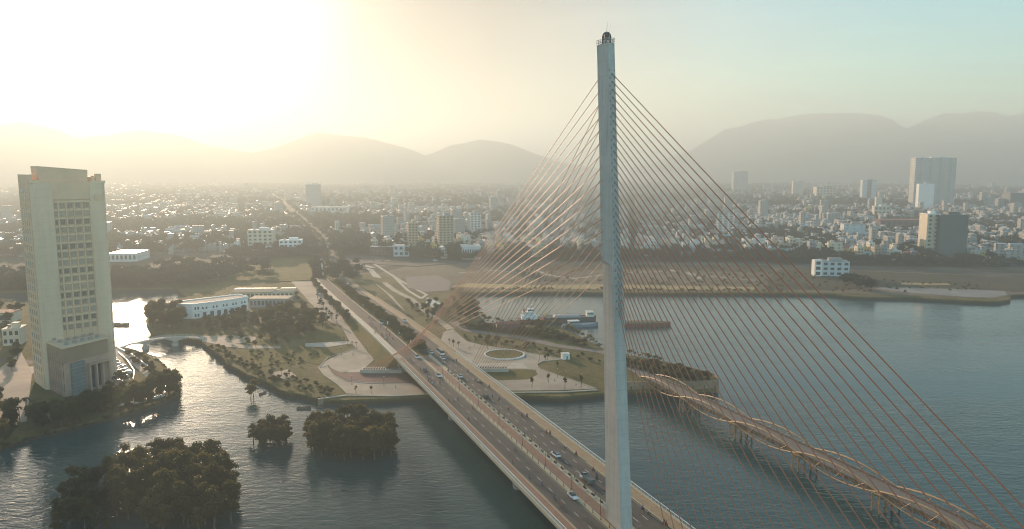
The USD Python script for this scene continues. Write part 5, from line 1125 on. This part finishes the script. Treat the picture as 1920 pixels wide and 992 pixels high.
def person_kind(name, shirt, trousers, riding=True):
    t = thing(name, 'x', 'person'); J = {}
    if riding:
        J.update(hip=((0, -.2, .92), .15), chest=((0, -.05, 1.3), .17), neck=((0, 0, 1.5), .065), head=((0, .03, 1.66), .105), chin=((0, .09, 1.6), .06), brow=((0, .07, 1.7), .08))
        for s, n_ in ((-1, 'l'), (1, 'r')):
            J.update({n_ + 'sh': ((s * .19, -.03, 1.42), .075), n_ + 'el': ((s * .28, .12, 1.18), .05), n_ + 'wr': ((s * .33, .28, 1.06), .035), n_ + 'hp': ((s * .1, -.18, .9), .12), n_ + 'kn': ((s * .2, .28, .82), .075), n_ + 'an': ((s * .17, .12, .4), .05), n_ + 'to': ((s * .17, .28, .36), .045)})
    else:
        J.update(hip=((0, 0, .95), .14), chest=((0, .02, 1.32), .16), neck=((0, .02, 1.5), .06), head=((0, .03, 1.63), .1), chin=((0, .09, 1.57), .055), brow=((0, .07, 1.67), .075))
        for s, n_ in ((-1, 'l'), (1, 'r')):
            J.update({n_ + 'sh': ((s * .19, .01, 1.42), .07), n_ + 'el': ((s * .25, -.06 * s, 1.14), .045), n_ + 'wr': ((s * .24, .08 - .14 * s, .9), .032), n_ + 'hp': ((s * .09, 0, .92), .11), n_ + 'kn': ((s * .1, .12 * s, .5), .07), n_ + 'an': ((s * .1, .2 * s - .05, .09), .045), n_ + 'to': ((s * .11, .2 * s + .1, .05), .04)})
    bones = [('hip', 'chest'), ('chest', 'neck'), ('neck', 'head'), ('head', 'chin'), ('head', 'brow')]
    for n_ in 'lr':
        bones += [('chest', n_ + 'sh'), (n_ + 'sh', n_ + 'el'), (n_ + 'el', n_ + 'wr'), ('hip', n_ + 'hp'), (n_ + 'hp', n_ + 'kn'), (n_ + 'kn', n_ + 'an'), (n_ + 'an', n_ + 'to')]
        w = np.array(J[n_ + 'wr'][0]); s = -1 if n_ == 'l' else 1; f = np.array([0, .07, -.02]) if riding else np.array([0, .01, -.08])
        J[n_ + 'pm'] = (w + f, .032); bones.append((n_ + 'wr', n_ + 'pm'))
        for k in range(4): J[n_ + f'f{k}'] = (w + f * (1.95 - .12 * abs(k - 1.3)) + np.array([(k - 1.5) * .022, 0, -.02 if riding else 0]), .0095); bones.append((n_ + 'pm', n_ + f'f{k}'))
        J[n_ + 'th'] = (w + f * .9 + np.array([-s * .05, .01, -.01]), .011); bones.append((n_ + 'wr', n_ + 'th'))
    J['nose'] = (np.array(J['head'][0]) + [0, .115, -.01], .016); bones.append(('head', 'nose'))
    for s, n_ in ((-1, 'le'), (1, 're')): J[n_] = (np.array(J['head'][0]) + [s * .1, 0, 0], .022); bones.append(('head', n_))
    obj('body', body_mesh(J, bones), skin, t, smooth=40)
    G = {k: (v[0], v[1] * 1.1 + .012) for k, v in J.items()}
    obj('shirt', body_mesh(G, [('hip', 'chest')] + [b for n_ in 'lr' for b in (('chest', n_ + 'sh'), (n_ + 'sh', n_ + 'el'))]), shirt, t, smooth=40)
    obj('trousers', body_mesh(G, [b for n_ in 'lr' for b in (('hip', n_ + 'hp'), (n_ + 'hp', n_ + 'kn'), (n_ + 'kn', n_ + 'an'))]), trousers, t, smooth=40)
    hd = np.array(J['head'][0]); s_ = trimesh.creation.icosphere(2, .135 if riding else .112); s_ = s_.slice_plane([0, 0, -.02], [0, 0, 1], cap=True); s_.apply_translation(hd + [0, -.01, .03]); obj('helmet' if riding else 'hair', s_, shirt if riding else dark, t, smooth=40)
    return Kind(t)
clothR = M('cloth_red', (.35, .08, .06), .8, .1, 3.); clothB = M('cloth_blue', (.08, .14, .3), .8, .1, 3.); clothW = M('cloth_pale', (.6, .58, .52), .8, .1, 3.); clothK = M('cloth_dark', (.04, .04, .05), .8, .1, 3.)
bikes = [bike_kind(c) for c in (card, rust, cars_)]
riders = {'dark': person_kind('person', clothK, clothB), 'red': person_kind('person', clothR, clothK), 'pale': person_kind('person', clothW, clothK), 'blue': person_kind('person', clothB, clothK)}
BK = [(716, 633, 1), (729, 645, 2), (763, 678, 3), (769, 676, 0), (788, 695, 1), (802, 708, 0), (804, 711, 2), (798, 716, 1), (811, 722, 2), (825, 721, 0), (838, 754, 1), (851, 755, 3), (876, 790, 0), (961, 870, 1), (993, 898, 0), (1017, 912, 3), (692, 598, 0), (694, 609, 1), (698, 610, 3), (716, 629, 0), (719, 637, 2), (852, 679, 1), (856, 679, 0), (877, 698, 0), (897, 718, 2), (936, 751, 0), (979, 781, 1), (1034, 815, 0), (1060, 842, 2), (1087, 853, 1), (1119, 900, 0), (1205, 957, 3), (1217, 966, 2), (1246, 984, 0), (1257, 985, 1)]
where = lambda s, q: ('far' if q > 0 else 'near') + ' carriageway ' + ('behind the bridge' if s > 206 else 'beside the crossing cables' if s > 160 else 'in the middle of the bridge' if s > 70 else 'left of the pylon' if s > 8 else 'right of the pylon')
names = ['dark', 'red', 'pale', 'blue']; cnt = {}
for u, v, c in BK:
    z = 9.025; x, y = W(u, v, z)[:2]; s_, q_ = sq((x, y))
    if s_ > S_END: z = zroad(s_) + .02; x, y = W(u, v, z)[:2]; s_, q_ = sq((x, y))
    q_ = np.clip(q_, -12.0, -4.8) if q_ < 0 else np.clip(q_, 3.3, 11.6); x, y = bp(s_, q_, 0)[:2]
    r_ = math.radians(21.69) + (0 if q_ > 0 else math.pi); wh = where(s_, q_)
    bikes[c % 3].put((x, y, z), r_, 1., f'{["black","red","silver"][c % 3]} motorbike on the {wh}', f'{["black","red","silver"][c % 3]} motorbikes, {wh}')
    riders[names[c]].put((x, y, z), r_, 1., f'rider in {names[c]} clothes on the {wh}', f'riders in {names[c]}, {wh}')
for k, (s_, q_) in enumerate([(s, 16 + 3.2 * i) for s in np.arange(330, 420, 2.6) for i in (0, 1) if rt.random() < .62]):
    x, y, _ = bp(s_, q_ + 6 + rt.uniform(-.5, .5), 0); bikes[k % 3].put((x, y, max(LAYER[0], GZ + .1)), math.radians(21 + 90) + rt.uniform(-.2, .2), 1., f'{["black","red","silver"][k % 3]} motorbike parked in rows right of the tree-lined road', f'{["black","red","silver"][k % 3]} parked motorbikes')
walker = {'pale': person_kind('person', clothW, clothB, False), 'dark': person_kind('person', clothK, clothK, False)}
x, y = W(700, 628, 8)[:2]; s_, q_ = sq((x, y)); walker['dark'].put((*bp(s_, -14.3, 0)[:2], zroad(s_) + .2), math.radians(21.7), 1., 'walker in dark clothes on the white pavement behind the bridge')
for u, v, c, lb in ((662, 667, 'pale', 'walker in pale clothes on the upper plaza'), (622, 669, 'dark', 'walker in dark clothes at the edge of the upper plaza')):
    x, y = W(u, v, GZ)[:2]; walker[c].put((x, y, LAYER[0] - .12), 1., 1., lb)
for k in np.arange(15, 900, 17.):
    p, p2 = LFAR.interpolate(k), LFAR.interpolate(k + 1); nx, ny = p2.y - p.y, -(p2.x - p.x); a_ = math.atan2(p2.y - p.y, p2.x - p.x) - math.pi / 2
    for o in (-5.5, 5.2):
        if rt.random() < .55:
            kk = ('sw', 'ss', 'uw', 'v')[rt.integers(4)]; nm = {'sw': 'white sedan', 'ss': 'silver sedan', 'uw': 'white tall car', 'v': 'white van'}[kk] + (' heading away' if o > 0 else ' coming closer')
            KM[kk].put((p.x + nx * o, p.y + ny * o, 3.07), a_ + (0 if o > 0 else math.pi), 1., nm + ' on the far hazy avenue', nm + ' on the far avenue')
for k in range(46):
    x, y = junction[0] + rt.normal() * 22, junction[1] + rt.normal() * 20; c = int(rt.integers(3)); r_ = rt.uniform(0, 6.28)
    bikes[c].put((x, y, 3.05), r_, 1., f'{["black","red","silver"][c]} motorbike waiting at the hazy junction', f'{["black","red","silver"][c]} motorbikes at the junction'); riders[names[k % 4]].put((x, y, 3.05), r_, 1., f'rider in {names[k % 4]} clothes at the hazy junction', f'riders in {names[k % 4]} at the junction')
for u, v in ((668, 715), (742, 729), (690, 668), (1000, 700), (1040, 716), (985, 672), (1080, 724), (640, 668), (880, 655)):
    c = ('pale', 'dark')[int(u) % 2]; x, y = W(u, v, GZ)[:2]; walker[c].put((x, y, LAYER[0] + .004), rt.uniform(0, 6), 1., f'walker in {c} clothes crossing the paved plaza {"left" if u < 800 else "right"} of the bridge', f'walkers in {c}, {"left" if u < 800 else "right"} plaza')
t = thing('park_lamp', 'x', 'street lamp'); obj('pole', MB().tube((0, 0, 0), (0, 0, 4.6), .08, .05, 8), dark, t); obj('globe', trimesh.creation.icosphere(1, .26).apply_translation([0, 0, 4.8]), white, t); obj('foot', MB().tube((0, 0, 0), (0, 0, .35), .2, .14, 8), dark, t); plK = Kind(t)
for u, v in ((1010, 690), (1045, 708), (1090, 720), (990, 664), (940, 652), (890, 650), (1012, 676), (660, 722), (720, 724), (640, 665), (690, 664), (668, 655)):
    sd_ = 'left' if u < 800 else 'right'; plK.put((*W(u, v, GZ)[:2], GZ), 0, 1., f'dark park lamp with a pale globe on the plaza {sd_} of the bridge', f'park lamps on the {sd_} plaza')
r5 = np.random.default_rng(77)
for k in range(34):
    s_ = r5.uniform(-8, 330); q_ = r5.choice([-1, 1]) * r5.uniform(5., 11.5); z = (zroad(s_) if s_ > S_END else DZ) + .024
    if s_ > S_END and q_ > 0: q_ = max(q_, 5.)
    x, y, _ = bp(s_, q_, 0); c = int(r5.integers(4)); r_ = math.radians(21.69) + (0 if q_ > 0 else math.pi); wh = where(s_, q_)
    bikes[c % 3].put((x, y, z), r_, 1., f'{["black","red","silver"][c % 3]} motorbike on the {wh}', f'{["black","red","silver"][c % 3]} motorbikes, {wh}')
    riders[names[c]].put((x, y, z), r_, 1., f'rider in {names[c]} clothes on the {wh}', f'riders in {names[c]}, {wh}')
# expansion joints and repaired patches of the bridge deck
for s_ in (-30, 0, 52, 90, 128, 166, 203):
    for q0, q1 in ((-12.6, -4.15), (2.7, 12.0)): obj('expansion_joint', MB().sweep(box_run(q0, q1, 9.0205, 9.0235), [fr(s_), fr(s_ + .45)]), dark, bridge)
patchm = M('asphalt_patch', (.05, .046, .04), .85, .2, .5)
for k in range(12):
    s_ = r5.uniform(-20, 190); q_ = r5.choice([-10.5, -7, 4.4, 7.5, 10.4]) + r5.uniform(-.3, .3); obj('asphalt_patch', MB().sweep(box_run(q_ - .9, q_ + .9, 9.0205, 9.0225), [fr(s_), fr(s_ + r5.uniform(2, 9))]), patchm, bridge)
# banners between the carriageways
t = thing('banner', 'white banner on a post in the planting strip', 'banner'); obj('post', MB().tube((0, 0, 0), (0, 0, 4.2), .06, n=6), steel, t); obj('panel', MB().box((.45, 0, 3.1), (.8, .05, 2.0)), white, t); bn = Kind(t)
for k, s_ in enumerate((228, 256, 288, 330, 372, 400)): bn.put(bp(s_, -3.4, zroad(s_) + .2), 0, 1., f'{ORD[k]} white banner beyond the crossing cables at the near edge of the planting strip')

# ------------------------------------------------------------------ boats
def hull(L_, Bm, D, sheer=.25, blunt=.15):
    xs_ = np.linspace(-1, 1, 13); V_ = []
    for x in xs_:
        w = Bm / 2 * (1 - max(0, (x - .25) / .75) ** 2.2) * (1 if x > -.9 else 1 - blunt); w = max(w, .05); z = D * (1 + sheer * max(0, x) ** 2 + sheer * .3 * max(0, -x) ** 2); y = x * L_ / 2
        V_ += [(-w, y, z), (-w * .85, y, -.6), (w * .85, y, -.6), (w, y, z), (w * .92, y, z - .25), (-w * .92, y, z - .25)]
    f = []
    for k in range(12):
        for i in range(6):
            a, b = k * 6 + i, k * 6 + (i + 1) % 6; f += [[a, b, b + 6], [a, b + 6, a + 6]]
    f += [[0, 2, 1], [0, 3, 2], [0, 4, 3], [0, 5, 4]]; e = 72; f += [[e, e + 1, e + 2], [e, e + 2, e + 3], [e, e + 3, e + 4], [e, e + 4, e + 5]]
    return fixed(trimesh.Trimesh(V_, f, process=False))
def at_px(u, v, z=0.): p = W(u, v, z); return (p[0], p[1], 0.)
hullm = M('hull_dark', (.08, .075, .075), .6, .2, .3); hullr = M('hull_red', (.2, .075, .05), .7, .2, .3); hullb = M('hull_blue', (.16, .24, .28), .6, .15, .3); woodm = M('wood', (.2, .13, .08), .8, .2, 1.)
t = thing('work_ship', 'white and red work ship with stacked deckhouses moored behind the river point', 'ship', at_px(1010, 603), -1.45)
obj('hull', hull(30, 9, 2.2), hullr, t); obj('deckhouse', MB().box((0, -7, 3.6), (7, 11, 2.8)), white, t); obj('deckhouse', MB().box((0, -7.5, 6.2), (6, 8, 2.4)), offwhite, t); obj('wheelhouse', MB().box((0, -6, 8.5), (5, 4, 2.2)), white, t); obj('wheelhouse_windows', MB().box((0, -6, 8.8), (5.1, 4.1, .8)), glassd, t)
obj('mast', MB().tube((0, -5, 9.6), (0, -5, 15), .15, .06, 6).tube((-1.6, -5, 12.5), (1.6, -5, 12.5), .06, n=5), steel, t); obj('crane', MB().tube((0, 4, 2), (0, 4, 6), .35, n=8).tube((0, 4, 6), (0, 13, 9.5), .2, .12, 6), yellow, t); obj('funnel', MB().tube((1.6, -10.5, 7.2), (1.6, -10.8, 10), .7, .6, 10), rust, t)
for k in range(5): obj('porthole', MB().box((-3.53, -11 + k * 2, 3.8), (.1, .9, .8)), glassd, t)
t = thing('cargo_barge', 'long grey cargo barge with a high square stern beside the work ship', 'barge', at_px(1068, 602), -1.5)
obj('hull', hull(38, 9, 3.4, .1), hullm, t); obj('hold_cover', MB().box((0, -2, 3.9), (6.6, 20, 1.5), top=.85), greyw, t); obj('bow_house', MB().box((0, 14.5, 5.2), (7, 5, 3.6)), offwhite, t); obj('bow_house_windows', MB().box((0, 14.5, 5.8), (7.1, 4.2, .9)), glassd, t)
t = thing('workboat', 'blue-grey workboat with a flat white wheelhouse roof in front of the barge', 'boat', at_px(1088, 612), -1.35)
obj('hull', hull(26, 6.5, 1.8, .4), hullb, t); obj('cabin', MB().box((0, -5, 3), (4.4, 7, 2.4)), greyw, t); obj('cabin_roof', MB().box((0, -5, 4.3), (5, 7.8, .2)), white, t); obj('cabin_windows', MB().box((0, -5, 3.4), (4.5, 6, .7)), glassd, t); obj('mast', MB().tube((0, 0, 1.5), (0, 0, 7), .1, .05, 6), steel, t)
t = thing('sand_barge', 'dark low sand barge right of the pylon in mid river', 'barge', at_px(1196, 611), -1.53)
obj('hull', hull(46, 10, 2.4, .15), hullr, t); obj('cargo', MB().box((0, 1, 2.7), (8, 32, 1.1), top=.7), earth, t); obj('deckhouse', MB().box((0, -18, 3.9), (6, 5.5, 2.8)), offwhite, t); obj('deckhouse_windows', MB().box((0, -18, 4.4), (6.1, 4.5, .8)), glassd, t); obj('deck_winch', MB().box((0, -10, 2.9), (2, 1.6, 1)).tube((-1.4, -10, 3.2), (1.4, -10, 3.2), .5, n=8), white, t)
def skiff(u, v, ang, s, label):
    t = thing('wooden_boat', label, 'boat', at_px(u, v), ang, s); obj('hull', hull(6, 1.6, .7, .6, .4), woodm, t)
    for y in (-1.6, 0, 1.4): obj('thwart', MB().box((0, y, .55), (1.35, .3, .06)), bark, t)
    obj('gear', MB().box((0, -.8, .75), (.9, 1.1, .5), top=.7), hullm, t)
skiff(570, 766, -1.5, 1.05, 'small dark wooden boat between the middle mangroves and the park shore'); skiff(493, 738, -.4, .8, 'tiny dark boat beside the lone mangrove at the park shore'); skiff(226, 610, -1.57, 2.2, 'low boat silhouetted on the glittering lagoon behind the hotel')
skiff(600, 764, 1.2, .6, 'small boat tucked at the top of the round mangrove clump')
